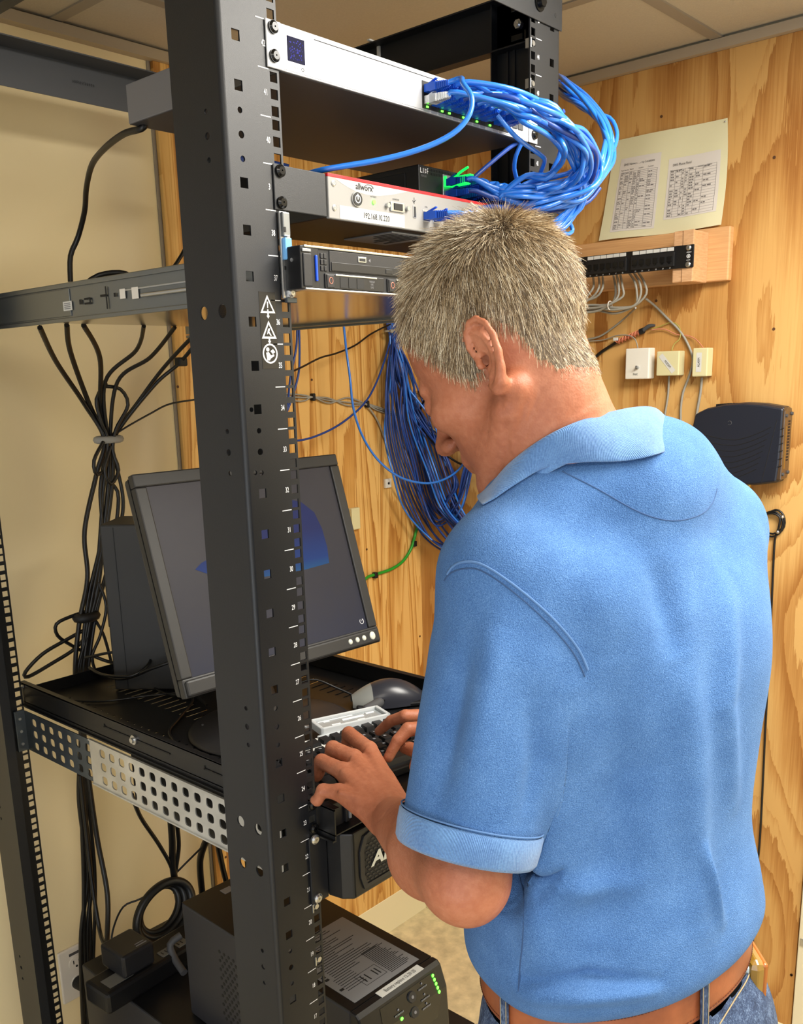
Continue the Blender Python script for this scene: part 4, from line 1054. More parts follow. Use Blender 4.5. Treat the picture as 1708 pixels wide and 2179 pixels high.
cable('wall_wire', PX_([(1352, 655, XS-60), (1330, 676, XS-12), (1300, 700, XS-5), (1275, 716, XS-5), (1250, 722, XS-5)]), 2.2, 'cable_gray', 'gray wire running left across the plywood toward the man\'s head')
cable('wall_wire', PX_([(1423, 800, XS-8), (1421, 840, XS-4), (1414, 885, XS-4), (1408, 935, XS-4)]), 2.4, 'cable_gray', 'gray wire hanging below the middle ivory box')
cable('wall_wire', PX_([(1493, 803, XS-8), (1490, 835, XS-5), (1483, 875, XS-5), (1478, 915, XS-5)]), 3.0, 'cable_gray', 'thick gray wire hanging below the right ivory box toward the modem')
cable('splice_wire', PX_([(1230, 727, XS-5), (1280, 724, XS-5), (1312, 714, XS-8), (1338, 714, XS-14), (1352, 724, XS-20), (1357, 742, XS-20)]), 1.3, 'cable_gray', 'thin gray wire entering the top of the white switch box')
cable('splice_wire', PX_([(1386, 700, XS-10), (1405, 694, XS-6), (1430, 686, XS-5), (1446, 698, XS-5), (1446, 720, XS-8), (1434, 732, XS-14), (1429, 746, XS-20)]), 1.1, mat('olive_wire', (160, 150, 70), .5), 'thin olive wire entering the top of the middle ivory box')
cable('splice_wire', PX_([(1386, 702, XS-10), (1412, 700, XS-6), (1440, 712, XS-5), (1462, 714, XS-5), (1480, 722, XS-8), (1496, 740, XS-20)]), 1.2, mat('pink_wire', (200, 130, 100), .5), 'thin pink wire entering the top of the right ivory box')
tb = thing('wire_splice', 'bundle of orange spliced wires with a black band above the white switch box', 'wire splice', tuple(pxr(1345, 712, 10)))
A, B = np.array(pxr(1312, 728, 8)), np.array(pxr(1362, 706, 8))
core = build('splice_core', MB().cyl(A, B, 3, n=8), M['orange'], tb)
mb = MB(); d = B-A; 
mb.tube([A+d*t+np.array((-5.5*math.cos(t*46), 0, 5.5*math.sin(t*46))) for t in np.linspace(0, .98, 90)], 1.3, 5, 1); build('twisted_wire', mb, M['orange'], tb)
build('black_band', MB().cyl(B-d*.02, B+d*.14, 6.5, n=12), M['dark'], tb); build('dark_tail', MB().tube([B+d*.1, B+d*.35+np.array((0, 0, 4)), B+d*.6], [4.5, 4.5, 2.5], 8), M['rubber'], tb)
build('white_tag', MB().box(A[0]-7, A[0]-3, A[1]-5, A[1]+6, A[2]+3, A[2]+10, .5), M['paper'], tb)
cable('wall_wire', PX_([(1312, 728, XS-8), (1296, 738, XS-5), (1278, 750, XS-5), (1262, 764, XS-5), (1240, 785, XS-5)]), 3.6, 'cable_black', 'thick black wire leading from the orange splice behind the man\'s neck')
# three little boxes
def wbox(name, lab, cat, y0, y1, z0, z1, dep, m):
    t = thing(name, lab, cat, (XS-dep/2, (y0+y1)/2, z0))
    b = build('box_body', MB().box(XS-dep, XS, y0, y1, z0, z1, 2), M[m], t); return t, b
F_ = XS-28
def yz(x, y, v=F_): q = at(x, y, 'x', v); return q[1], q[2]
y1, z1_ = yz(1331, 742); y0, z0_ = yz(1379, 806)
t, b = wbox('switch_box', 'small white wall box with a toggle switch and the word FAX', 'switch box', y0, y1, z0_, z1_, 28, 'white_box')
build('toggle', MB().cyl((F_, (y0+y1)/2-2, z0_+25), (F_-5, (y0+y1)/2-2, z0_+25), 4, 3.4, 14).cyl((F_-5, (y0+y1)/2-2, z0_+25), (F_-12, (y0+y1)/2-4, z0_+27), 1.6, 2.2, 10), M['steel'], t)
text('box_print', 'FAX', 7, (F_-.3, (y0+y1)/2+3, z0_+10), (0, -1, 0), EZ, M['ink'], b, squash=.9)
y1, z1_ = yz(1397, 748); y0, z0_ = yz(1443, 799)
t, b = wbox('junction_box', 'ivory wall box with a slanted white label reading MODEM', 'junction box', y0, y1, z0_, z1_, 28, 'beige_box')
cy_, cz_ = (y0+y1)/2+1, (z0_+z1_)/2; e1 = np.array((0, -.66, -.75)); e2 = np.array((0, -.75, .66))
mb = MB(); c_ = np.array((F_-.4, cy_, cz_)); mb.add([c_-e1*24-e2*5.5, c_+e1*24-e2*5.5, c_+e1*24+e2*5.5, c_-e1*24+e2*5.5], [(0, 1, 2, 3)])
build('slanted_label', mb, M['paper'], b); text('label_print', 'MODEM', 7, c_+np.array((-.2, 0, 0))+e1*2, e1, e2, M['ink'], b, squash=.8)
y1, z1_ = yz(1474, 741); y0, z0_ = yz(1503, 801)
t, b = wbox('junction_box', 'narrow ivory wall box with an upright white label, nearest the modem', 'junction box', y0, y1, z0_, z1_, 28, 'beige_box')
mb = MB(); c_ = np.array((F_-.4, (y0+y1)/2+2, (z0_+z1_)/2)); mb.add([c_+np.array((0, 6, -20)), c_+np.array((0, -6, -20)), c_+np.array((0, -6, 20)), c_+np.array((0, 6, 20))], [(0, 1, 2, 3)])
build('upright_label', mb, M['paper'], b); text('label_print', 'ALARM', 7.5, c_+np.array((-.2, 0, 0)), (0, 0, 1), (0, 1, 0), M['ink'], b, squash=.8)

# ================================================================== MODEM
md = thing('modem', 'dark blue-black modem with curved ribs mounted on the plywood', 'modem', (XS-30, 0, 1290))
# front outline in the plane nearest the camera
FX = XS-52
def fq(x, y): q = at(x, y, 'x', FX); return (q[1], q[2])
outl = [(1477, 880), (1500, 869), (1540, 860), (1580, 857), (1620, 859), (1662, 866), (1668, 868), (1664, 930), (1658, 990), (1652, 1028), (1600, 1034), (1545, 1030), (1500, 1018), (1472, 1005), (1467, 960), (1470, 910)]
P2 = [fq(*q) for q in outl]
P2 = [(p[0], p[1]) for p in P2]
mb = MB(); mb.prism(P2, 'x', FX+7, XS-6)
inner = [((p[0]-P2[0][0])*1, p[1]) for p in P2]
cyy = np.mean([p[0] for p in P2]); czz = np.mean([p[1] for p in P2])
body = build('shell', mb, M['modem'], md, bevel=7)
top = [(cyy+(p[0]-cyy)*.985, czz+(p[1]-czz)*.975) for p in P2]
fa = MB().prism(top, 'x', FX, FX+9); face = build('face', fa, M['modem'], md, bevel=4)
for k in range(8):
    pts = []
    for s in np.linspace(0, 1, 12):
        x = 1474+(1640-4.5*k-1474)*s; y = 906+13.3*k*1.0+ 30*math.sin(math.pi*min(1, .1+s*.75))*(1-.04*k)-24*max(0, s-.55)
        q = fq(x, y); pts.append((FX+.4, q[0], q[1]))
    build('rib_groove', MB().tube(pts, .95, 6, 1), M['dark'], face)
for k in range(6):
    a, b = fq(1656-3.2*k, 916+16.5*k), fq(1667-.9*k, 911+16*k); 
    build('side_groove', MB().tube([(FX+.6, a[0], a[1]), (FX+1.2, b[0], b[1])], .9, 6, 1), M['dark'], face)
a, b = fq(1653, 892), fq(1619, 1029); build('seam_line', MB().tube([(FX+.2, a[0], a[1]), (FX+.2, b[0], b[1])], .7, 6, 1), M['dark'], face)
q = fq(1552, 900); build('emblem', MB().tube([(FX-.3, q[0]+4*math.cos(t), q[1]+4*math.sin(t)) for t in np.linspace(.5, 5.6, 14)], .6, 5), M['rubber'], face)
for k in range(13):
    y = 52-k*6.2
    z = 1438+4*math.sin(math.pi*(k+2)/15)
    build('top_vent', MB().box(FX+12, FX+30, y-1, y+1, z-2, z+3.5), M['dark'], body)
# smoky end cap with screws
ye = P2[6][0]; e_ = build('end_cap', MB().prism([(FX+2, 1293), (FX+2, 1431), (FX+16, 1439), (XS-14, 1435), (XS-8, 1420), (XS-8, 1306), (XS-16, 1294)][::-1], 'y', ye-2, ye+14), M['modem_end'], md, bevel=1.5)
for x, z in ((FX+9, 1421), (XS-14, 1424), (FX+9, 1304), (XS-15, 1306)): build('cap_screw', MB().cyl((x, ye-2, z), (x, ye-5, z), 3.6, n=10), M['rubber'], e_)
mb = MB()
for k in range(14): mb.box(FX+24, FX+33, ye-2.6, ye-2, 1330+k*6, 1333+k*6)
build('cap_vents', mb, M['dark'], e_, kind='stuff'); build('light_pipe', MB().box(FX+13, FX+16, ye-2.8, ye-2, 1315, 1400), M['gold'], e_)
q = at(1592, 1045, 'x', XS-26)
build('coax_connector', MB().cyl((XS-26, q[1], 1288), (XS-26, q[1], 1262), 5, n=12), M['gold'], md)
cable('coax_cable', [(XS-26, q[1], 1266), (XS-26, q[1], 1240), (XS-20, q[1]-2, 1228), (XS-8, q[1]-8, 1218), (XS-6, q[1]-26, 1212)]+PX_([(1650, 1085, XS-6), (1666, 1096, XS-6), (1668, 1120, XS-6), (1650, 1140, XS-6), (1628, 1138, XS-6), (1614, 1118, XS-6), (1622, 1098, XS-6), (1645, 1088, XS-8), (1664, 1104, XS-8), (1662, 1126, XS-8), (1644, 1136, XS-8), (1622, 1128, XS-9), (1618, 1106, XS-9), (1636, 1092, XS-10), (1658, 1100, XS-10), (1656, 1124, XS-10), (1648, 1150, XS-4), (1643, 1250, XS-4), (1636, 1400, XS-4), (1628, 1550, XS-4), (1622, 1680, XS-4), (1616, 1790, XS-4), (1606, 1900, XS-4), (1601, 2020, XS-4), (1594, 2150, XS-4), (1590, 2200, XS-4)]), 2.3, 'cable_black', 'black coaxial cable coiled below the modem and running down the plywood')
for (x, y) in ((1664, 1100), (1654, 1132)): q = pxr(x, y, 9); build('cable_clip', MB().ell(q, (4, 4, 4), 10, 8), M['steel'], label='small bright clip at the %s of the coiled coaxial cable' % ('top' if y < 1110 else 'bottom'), cat='clip')
# nail heads in both plywood walls
for (x, y) in ((1407, 248), (1396, 640), (1646, 700), (1410, 770), (1684, 2074), (1647, 335), (1683, 2075)): 
    q = at(x, y, 'x', XS-.3); build('nail_head', MB().cyl(q, q+np.array((-.8, 0, 0)), 3, n=10), mat('nail_dark', (84, 52, 26), .6) if 'nail_dark' not in bpy.data.materials else bpy.data.materials['nail_dark'], wr)
YS = YW-12
for (x, y) in ((663, 808), (780, 1169), (893, 1354), (905, 1278), (378, 823), (480, 1824)):
    if x == 905: continue
    q = at(x, y, 'y', YS-.3); build('nail_head', MB().cyl(q, q+np.array((0, -.8, 0)), 3, n=10), bpy.data.materials['nail_dark'], wb)

# ================================================================== CABLES ON THE BACK WALL
def pyb(seq):
    out = []
    for x, y, v in seq:
        q = at(x, y, 'y', v)
        if q[0] > XW-22: q = at(x, y, 'x', XW-22-rcl.random()*40)      # keep clear of the right wall
        out.append(q)
    return out
rcl = random.Random(31)
YB = YS
for k, (dy, s) in enumerate(((0, 0), (4, 1), (-3, 2))):
    cable('wall_wire', pyb([(560, 838+dy, YB-6), (640, 846+dy*2, YB-5), (664, 845, YB-9), (700, 852+dy*1.5, YB-5), (740, 856-dy*2.4, YB-5), (779, 860, YB-9), (800, 868+dy, YB-5), (824, 876+dy, YB-5), (850, 885+dy, YB-5), (900, 905+dy, YB-5), (960, 940+dy, YB-5)]), 2.0, 'cable_gray', 'gray wire strung across the plywood behind the blue cables', 'gray wires strung across the plywood')
cable('wall_wire', pyb([(779, 860, YB-9), (800, 890, YB-5), (815, 925, YB-5), (826, 960, YB-5), (832, 990, YB-6)]), 2.4, 'cable_gray', 'gray wire branching down from the middle clip on the plywood')
for i, (x, y) in enumerate(((664, 845), (779, 860))): q = at(x, y, 'y', YB-4); build('wire_clip', MB().box(q[0]-4, q[0]+4, YB-13, YB, q[2]-9, q[2]+9, 2), M['dark'], label=('black wire clip beside the numbered post on the plywood', 'black wire clip next to the hanging blue bundle')[i], cat='clip')
q = at(822, 1028, 'y', YB); wc = build('wall_clip', MB().box(q[0]-12, q[0]+12, YB-8, YB, q[2]-12, q[2]+12, 1.5), M['white_box'], label='small square white clip left of the blue bundle', cat='clip'); build('clip_hole', MB().cyl((q[0], YB-8, q[2]), (q[0], YB-9, q[2]), 3.5, n=12), M['dark'], wc)
q = at(750, 1098, 'y', YB); build('wall_jack', MB().box(q[0]-16, q[0]+14, YB-14, YB, q[2]-34, q[2]+22, 2), M['beige_box'], label='narrow ivory jack partly hidden behind the monitor\'s right edge', cat='jack')
cable('green_cable', pyb([(770, 1240, YB-30), (782, 1228, YB-14), (800, 1222, YB-6), (830, 1212, YB-5), (855, 1196, YB-5), (872, 1172, YB-5), (880, 1150, YB-8), (890, 1110, YB-10)]), 4.2, 'cable_green', 'bright green cable clipped to the plywood right of the monitor')
for i, (x, y) in enumerate(((797, 1223), (880, 1156))): q = at(x, y, 'y', YB-5); build('wire_clip', MB().box(q[0]-6, q[0]+6, YB-13, YB, q[2]-9, q[2]+7, 2), M['dark'], label=('black clip at the left end of the green cable', 'black clip at the top end of the green cable')[i], cat='clip')
cable('black_wire', pyb([(560, 815, 700), (632, 786, 760), (680, 762, 820), (715, 752, 850), (755, 735, 860), (790, 710, 868), (830, 690, 880)]), 2.2, 'cable_black', 'thin black cable rising diagonally behind the server rail')
cable('black_wire', pyb([(940, 830, YB-6), (905, 850, YB-8), (893, 880, YB-10), (900, 915, YB-8), (930, 950, YB-6), (975, 985, YB-6), (1030, 1000, YB-6)]), 3, 'cable_black', 'thick black cable curling beside the man\'s nose')
# loose blue cables
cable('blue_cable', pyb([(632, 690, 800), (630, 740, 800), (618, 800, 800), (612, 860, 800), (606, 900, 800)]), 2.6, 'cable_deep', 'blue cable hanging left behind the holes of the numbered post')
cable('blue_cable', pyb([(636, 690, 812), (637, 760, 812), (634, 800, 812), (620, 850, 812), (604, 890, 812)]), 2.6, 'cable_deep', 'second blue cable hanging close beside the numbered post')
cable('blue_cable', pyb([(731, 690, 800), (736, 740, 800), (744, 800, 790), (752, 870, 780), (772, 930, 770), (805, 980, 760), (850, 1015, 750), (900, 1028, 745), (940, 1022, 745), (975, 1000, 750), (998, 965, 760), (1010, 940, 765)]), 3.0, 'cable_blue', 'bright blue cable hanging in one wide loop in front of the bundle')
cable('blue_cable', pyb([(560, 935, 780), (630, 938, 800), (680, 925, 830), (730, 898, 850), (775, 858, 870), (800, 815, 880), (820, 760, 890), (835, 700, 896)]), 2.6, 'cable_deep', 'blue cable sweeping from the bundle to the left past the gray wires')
# hanging bundle
rr = random.Random(11)
tie = at(838, 702, 'y', 880)
for k in range(34):
    a = rr.random()*6.28; rad = 20*math.sqrt(rr.random()); ox, oz = rad*math.cos(a), rad*math.sin(a)*.5
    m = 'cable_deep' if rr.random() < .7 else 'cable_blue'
    t_ = k/33.
    ex = 815+rr.random()*40; mx = 822+t_*70+rr.random()*14; lx = 850+t_*110+rr.random()*26
    yv = lambda: 858+rr.random()*44
    kind = k % 4
    x0 = 824+rr.random()*26
    if kind == 0: seq = [(x0, 660, 900), (x0, 700, 895), (820+rr.random()*22, 800, yv()), (818+t_*40, 920, yv()), (836+t_*50, 1010, yv()), (858+t_*60, 1080, yv()), (900+t_*50, 1130+rr.random()*20, yv()), (960+t_*30, 1165+rr.random()*18, yv()), (1030, 1180+rr.random()*10, yv())]
    elif kind == 1: seq = [(x0, 660, 900), (x0, 700, 895), (850+rr.random()*28, 800, yv()), (862+t_*60, 900, yv()), (900+t_*50, 1000, yv()), (930+t_*50, 1080, yv()), (985+t_*30, 1130, yv()), (1050, 1150, yv())]
    elif kind == 2: seq = [(x0, 660, 900), (x0, 700, 895), (834+rr.random()*34, 780, yv()), (850+t_*40, 880, yv()), (876+t_*40, 990, yv()), (890+t_*50, 1060, yv()), (920+t_*40, 1090+rr.random()*30, yv()), (965+t_*20, 1060+rr.random()*30, yv()), (985+t_*20, 1000, yv()), (1000+rr.random()*10, 950, yv())]
    else: seq = [(x0, 660, 900), (x0, 700, 895), (838+rr.random()*30, 790, yv()), (870+t_*30, 880, yv()), (930+t_*16, 960, yv()), (955+rr.random()*20, 1030, yv()), (935+rr.random()*40, 1085, yv()), (985+rr.random()*30, 1150, yv()), (1050, 1170, yv())]
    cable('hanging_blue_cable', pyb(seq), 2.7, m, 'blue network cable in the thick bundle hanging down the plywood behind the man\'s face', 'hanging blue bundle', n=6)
build('bundle_tie', MB().tube([np.array(tie)+np.array((30*math.cos(t), 16*math.sin(t), 4*math.cos(t))) for t in np.linspace(0, 6.283, 16, False)], 2.4, 6, closed=True).ell(np.array(tie)+np.array((-24, -14, -4)), (6, 5, 5), 10, 8), M['cable_gray'], label='gray tie gathering the top of the hanging blue bundle', cat='cable tie')

# ================================================================== BLACK CABLES BEHIND THE RACK
G1 = 'black cables hanging from the server'
def blk(seq, r, lab, grp=None): return cable('black_cable', pyb(seq), r, 'cable_black', lab, grp)
T0 = 790
tops = [((85, 697, 640), (120, 770, 720), (180, 860, 780)), ((142, 692, 640), (150, 750, 700), (190, 860, 780)), ((178, 692, 620), (212, 760, 700), (214, 860, 775)), ((306, 694, 600), (290, 745, 680), (224, 812, 750)), ((372, 696, 600), (320, 760, 680), (250, 812, 750)), ((425, 700, 600), (350, 780, 700), (290, 860, 770)), ((440, 700, 620), (384, 770, 700), (326, 822, 745))]
bots = [[(205, 1010), (180, 1130), (186, 1230), (168, 1330), (160, 1440)], [(232, 1000), (222, 1120), (208, 1250), (190, 1330), (176, 1440)], [(240, 990), (228, 1110), (200, 1250), (182, 1350), (170, 1440)], [(250, 1000), (262, 1080), (240, 1180), (206, 1300), (186, 1440)], [(236, 1020), (252, 1060), (236, 1180), (196, 1320), (164, 1440)], [(222, 1020), (212, 1150), (204, 1260), (192, 1340), (180, 1440)], [(214, 1030), (216, 1140), (190, 1260), (178, 1350), (172, 1440)]]
nm = ('thickest left', 'second from left', 'third from left', 'middle curving', 'right curving', 'upper right', 'lower right')
for i, (t, b) in enumerate(zip(tops, bots)):
    seq = list(t)+[(222+i*3, 935, T0-6+i*2)]+[(x, y, T0+12-(j*3)) for j, (x, y) in enumerate(b)]
    seq += [(172+i*2, 1560, T0+20), (168+i*5, 1700, T0+30), (186+i*4-(i % 2)*12, 1860, T0+40), (172+i*7, 2000, T0+40), (178+(i*9) % 22, 2200, T0+50)] if i < 5 else [(176, 1500, T0+10)]
    blk(seq, 4.4 if i < 3 else 3.6, 'black power cable, the %s one fanning down from the server rail' % nm[i])
c = at(231, 935, 'y', T0); build('velcro_strap', MB().tube([np.array(c)+np.array((23*math.cos(t), 13*math.sin(t), 0)) for t in np.linspace(0, 6.283, 20, False)], 7, 8, closed=True), M['velcro'], label='gray strap holding the black cables together on the left', cat='cable tie')
c = at(184, 1312, 'y', T0+6); build('velcro_strap', MB().tube([np.array(c)+np.array((18*math.cos(t), 12*math.sin(t), 0)) for t in np.linspace(0, 6.283, 20, False)], 9, 8, closed=True), M['dark'], label='black strap round the cables beside the computer tower', cat='cable tie')
blk([(418, 850, 760), (360, 860, 770), (320, 880, 775), (270, 908, 780), (236, 930, 786)], 1.8, 'thin black wire running from the strap right to the near post')
blk([(226, 815, 770), (205, 850, 772), (216, 900, 776), (228, 930, 780), (226, 990, 776), (206, 1010, 772), (200, 980, 770), (220, 940, 776)], 3.4, 'black cable looping above and below the gray strap')
blk([(224, 822, 764), (256, 828, 760), (272, 862, 764), (246, 915, 774), (240, 960, 776), (252, 1000, 772), (236, 1030, 770), (222, 1000, 770), (236, 950, 776)], 3.4, 'black cable making a small ring above the gray strap')
b_ = at(384, 770, 'y', 700); build('inline_filter', MB().box(b_[0]-9, b_[0]+11, 692, 708, b_[2]-8, b_[2]+8, 3), M['dark'], label='small black filter block on the cable beside the near post', cat='cable filter')
# loops at the lower left of the tower
blk([(186, 1300, 800), (150, 1312, 802), (120, 1328, 806), (122, 1352, 808), (150, 1372, 806), (190, 1392, 800), (240, 1410, 770), (300, 1412, 700), (380, 1396, 640)], 3.4, 'black cable looping out left of the black strap')
blk([(180, 1340, 800), (140, 1362, 806), (90, 1392, 812), (54, 1430, 816), (60, 1440, 816), (110, 1412, 810), (160, 1380, 804), (186, 1350, 800)], 3.6, 'long narrow loop of black cable reaching toward the rear left post')
blk([(196, 1310, 790), (220, 1350, 786), (240, 1420, 780), (250, 1450, 770)], 3, 'black cable running down from the strap to the shelf beside the tower')
blk([(210, 1240, 780), (226, 1290, 775), (214, 1350, 775), (196, 1400, 775), (214, 1440, 770), (250, 1420, 740)], 3, 'black cable twisting behind the lower left of the tower')
blk([(180, 1400, 740), (240, 1388, 690), (310, 1384, 650), (318, 1410, 600), (280, 1438, 600), (220, 1436, 660), (190, 1420, 720)], 2.6, 'black cable lying in a flat coil on the shelf before the tower')
blk([(200, 1430, 740), (260, 1445, 640), (330, 1420, 560), (400, 1396, 520)], 2.8, 'black cable crossing the shelf toward the monitor')
def onz(seq): return [at(x, y, 'z', z) for x, y, z in seq]
cable('black_cable', onz([(290, 1440, 989), (350, 1475, 989), (410, 1485, 989), (380, 1530, 989), (360, 1560, 989), (395, 1600, 989), (450, 1620, 989)]), 2.4, 'cable_black', 'thin black cable lying on the shelf deck in front of the monitor foot')
cable('black_cable', onz([(120, 1490, 989), (220, 1492, 989), (320, 1480, 989), (400, 1475, 989), (440, 1500, 992)]), 2.0, 'cable_black', 'thin black cable lying straight across the shelf deck')
# switch power cord
blk([(310, 262, 274), (300, 274, 272), (262, 286, 330), (222, 316, 420), (196, 350, 500), (184, 400, 560), (180, 450, 600), (166, 505, 630), (150, 545, 640), (150, 600, 640)], 4.2, 'black power cord hanging from the back of the top switch')
blk([(420, 480, 640), (385, 545, 640), (365, 575, 640)], 3.4, 'black cable end rising behind the near post above the slide rail')
# cables under the shelf
for i, (seq, r, lab) in enumerate((
    ([(280, 1690, 600), (300, 1740, 640), (340, 1800, 680), (366, 1850, 700), (372, 1900, 710)], 4, 'black cable slanting down under the perforated bracket'),
    ([(362, 1730, 640), (366, 1790, 680), (368, 1850, 700), (384, 1930, 710)], 7, 'thick black cable hanging straight under the perforated bracket'),
    ([(374, 1735, 650), (380, 1800, 690), (372, 1870, 705), (378, 1925, 715)], 4.5, 'black cable behind the thick hanging one'),
    ([(442, 1780, 640), (426, 1830, 690), (430, 1900, 720)], 7, 'thick black cable curving beside the battery backup'),
    ([(462, 1790, 640), (472, 1840, 690), (482, 1880, 720)], 6, 'black cable nearest the post above the battery backup'),
    ([(432, 1800, 660), (400, 1832, 690), (350, 1880, 720), (300, 1912, 740), (262, 1930, 760), (240, 1980, 770), (236, 2030, 760)], 2, 'thin black wire snaking down to the power adapter'),
    ([(170, 1650, 800), (182, 1760, 800), (196, 1880, 790), (212, 1980, 760), (222, 2010, 700)], 4, 'black cable dropping to the left side of the power adapter'),
    ([(186, 1640, 790), (206, 1780, 790), (228, 1900, 760), (228, 1990, 720), (226, 2016, 690)], 5, 'thick black cable dropping behind the power adapter'))):
    blk(seq, r, lab)
for i in range(3):
    c0 = np.array((215, 690, 505)); pts = [(c0[0]+(62-9*i)*math.cos(t)-10, c0[1]-14+18*math.sin(t)+i*9, c0[2]+(46-7*i)*math.sin(t)+14*math.cos(t)) for t in np.linspace(0, 6.283, 18, False)]
    o = build('coiled_cable', MB().tube(pts, 9-i, 10, closed=True), M['cable_black'], label='thick black cable coiled behind the battery backup, %s ring' % ('outer', 'middle', 'inner')[i], cat='cable')
cable('black_cable', onz([(392, 2070, 470), (372, 2040, 480), (362, 2010, 500), (385, 1990, 510)]), 7, M['rubber'], 'gray-black cord bending from the power strip into the battery backup')
cable('black_cable', [(131, 885, 279), (128, 860, 276), (118, 835, 250), (112, 830, 160), (110, 830, 20)], 4, 'cable_black', 'black cord dropping from the plug in the wall outlet')
# ================================================================== PATCH CABLES IN THE RACK FRONT
def plug(parent, p, d, m='boot', up=1, clear=False):
    """RJ45 plug and ribbed boot; p = mouth of the port, d = outward unit direction"""
    p = np.array(p, float); d = np.array(d, float); s = np.cross(d, (0, 0, 1)); s /= np.linalg.norm(s); u = np.cross(s, d)
    def bxx(mb, a, b, hw, hh, hw2=None, hh2=None):
        hw2 = hw if hw2 is None else hw2; hh2 = hh if hh2 is None else hh2
        v = [p+d*a+s*x*hw+u*z*hh for x, z in ((-1, -1), (1, -1), (1, 1), (-1, 1))]+[p+d*b+s*x*hw2+u*z*hh2 for x, z in ((-1, -1), (1, -1), (1, 1), (-1, 1))]
        mb.add(v, [(3, 2, 1, 0), (4, 5, 6, 7), (0, 1, 5, 4), (1, 2, 6, 5), (2, 3, 7, 6), (3, 0, 4, 7)])
    mb = MB(); bxx(mb, -1, 8, 5.6, 4.2); bxx(mb, 8, 17, 6.2, 5, 5.6, 4.4)
    for k in range(6): bxx(mb, 17+k*2.7, 18.6+k*2.7, 4.8-k*.25, 4.4-k*.2)
    bxx(mb, 17, 34, 3.4, 3.2, 2.8, 2.8)
    # latch tab
    v = [p+d*2+u*up*4+s*x*2 for x in (-1, 1)]+[p+d*15+u*up*8.5+s*x*2 for x in (1, -1)]
    v += [q+u*up*1.2 for q in v]
    mb.add(v, [(0, 1, 2, 3), (7, 6, 5, 4), (0, 4, 5, 1), (1, 5, 6, 2), (2, 6, 7, 3), (3, 7, 4, 0)])
    return build('plug', mb, M['clear'] if clear else M[m], parent)
rr = random.Random(21)
LB_ = {'A': ('blue patch cable looping from the top switch right and back to the black box', 'blue cables looping between switch and black box'),
       'B': ('blue patch cable coming over from behind the right post into the tangle', 'blue cables from behind the right post')}
def patch(pts, r, m, label, group, ends, name='patch_cable'):
    o = build(name, MB().tube(pts, r, 8), M[m], label=label, cat='cable')
    if group: o['group'] = group
    for e in ends: plug(o, *e[:2], **e[2])
    return o
V = np.array
def jj(a): return (rr.random()-.5)*2*a
# the single cable that swings left, from the first upper port
x0 = PORTX[0]
patch([(x0, -34, 1850), (x0+4, -50, 1852)]+pyb([(985, 178, -75), (1003, 205, -88), (1000, 240, -90), (975, 275, -82), (930, 303, -66), (870, 325, -46), (800, 342, -24), (735, 353, -4), (685, 362, 14), (650, 372, 40)]), 3.1, 'cable_blue', 'blue patch cable swinging left in one big curve under the silver switch', None, [((x0, -2, 1849.5), (0, -1, 0), {})])
k = 0
for i in range(12):
    for row in (0, 1):
        if i == 0 and row == 0: continue
        if (i, row) in ((7, 0), (9, 1)): continue
        x = PORTX[i]; z = (1849.5, 1837)[row]; clear = (i == 0)
        gi = k % 6; k += 1
        s = [(x, -34, z), (x+6, -46-jj(4), z+2)]
        u = i/11
        if k % 3 != 0:      # loops right and back to the black box
            ox = jj(14); oy = jj(12); sq = 1-.5*rr.random()**1.3; cc = (1118, 300)
            def nest(L): return [(cc[0]+(a-cc[0])*sq, cc[1]+(b-cc[1])*(sq*.9+.1), c) for a, b, c in L]
            s += pyb(nest([(1080+40*u+ox, 186+26*u+row*22+oy, -85+jj(12)), (1160+30*u+ox, 220+24*u+row*26+jj(12), -105+jj(15)), (1225+ox+14*u, 268+row*22+jj(18), -112+jj(16)),
                      (1272+ox, 330+jj(16)+row*10, -104+jj(14)), (1258+ox, 386+jj(12), -86+jj(12)), (1200+ox, 418+jj(14), -62+jj(10)), (1120+ox, 424+jj(13), -36+jj(8))])+[(1060, 412+jj(12), -16)])
            xe = 328+(k % 5)*22+jj(3); ze = (1762, 1748)[k % 2]
            s += [(xe+6, -2, ze), (xe, 6, ze)]
            ends = [((x, -2, z), (0, -1, 0), dict(clear=clear)), ((xe, 38, ze), (0, -1, 0), {})]
            patch(s, 3.2, 'cable_blue' if rr.random() < .8 else 'cable_deep', LB_['A'][0], LB_['A'][1], ends)
        else:
            ox = jj(12)
            s += pyb([(1090+30*u, 190+30*u+row*14, -80+jj(10)), (1170+ox, 246+jj(20), -100+jj(12)), (1215+ox, 320+jj(20), -95+jj(10)), (1240+ox, 385+jj(16), -78), (1226+ox, 440+jj(14), -60), (1190+ox, 476+jj(12), -46), (1150, 500, -30), (1120, 520, -10)])
            patch(s, 3.2, 'cable_blue', 'blue patch cable dropping from the top switch behind the man\'s head', 'blue cables dropping from the switch', [((x, -2, z), (0, -1, 0), dict(clear=clear))])
for i in range(11):
    ox = jj(9); f = i/10
    s = pyb([(1150, 168+jj(6), 210), (1186+ox*.5, 160+f*30, 110+jj(10)), (1206+ox*.6, 172+f*36, 50+jj(14)), (1244+f*8+ox, 206+f*26, 0+jj(10)), (1284+f*8+ox, 262+f*14, -45+jj(10)), (1302+ox*.8-f*14, 318+jj(14), -72+jj(10)), (1282+ox-f*10, 372+jj(12), -82), (1232+ox, 412+jj(14), -70), (1170+jj(20), 432+jj(14), -50), (1110, 436+jj(10), -24), (1070, 440, 0)])
    patch(s, 3.2, 'cable_blue', LB_['B'][0], LB_['B'][1], [])
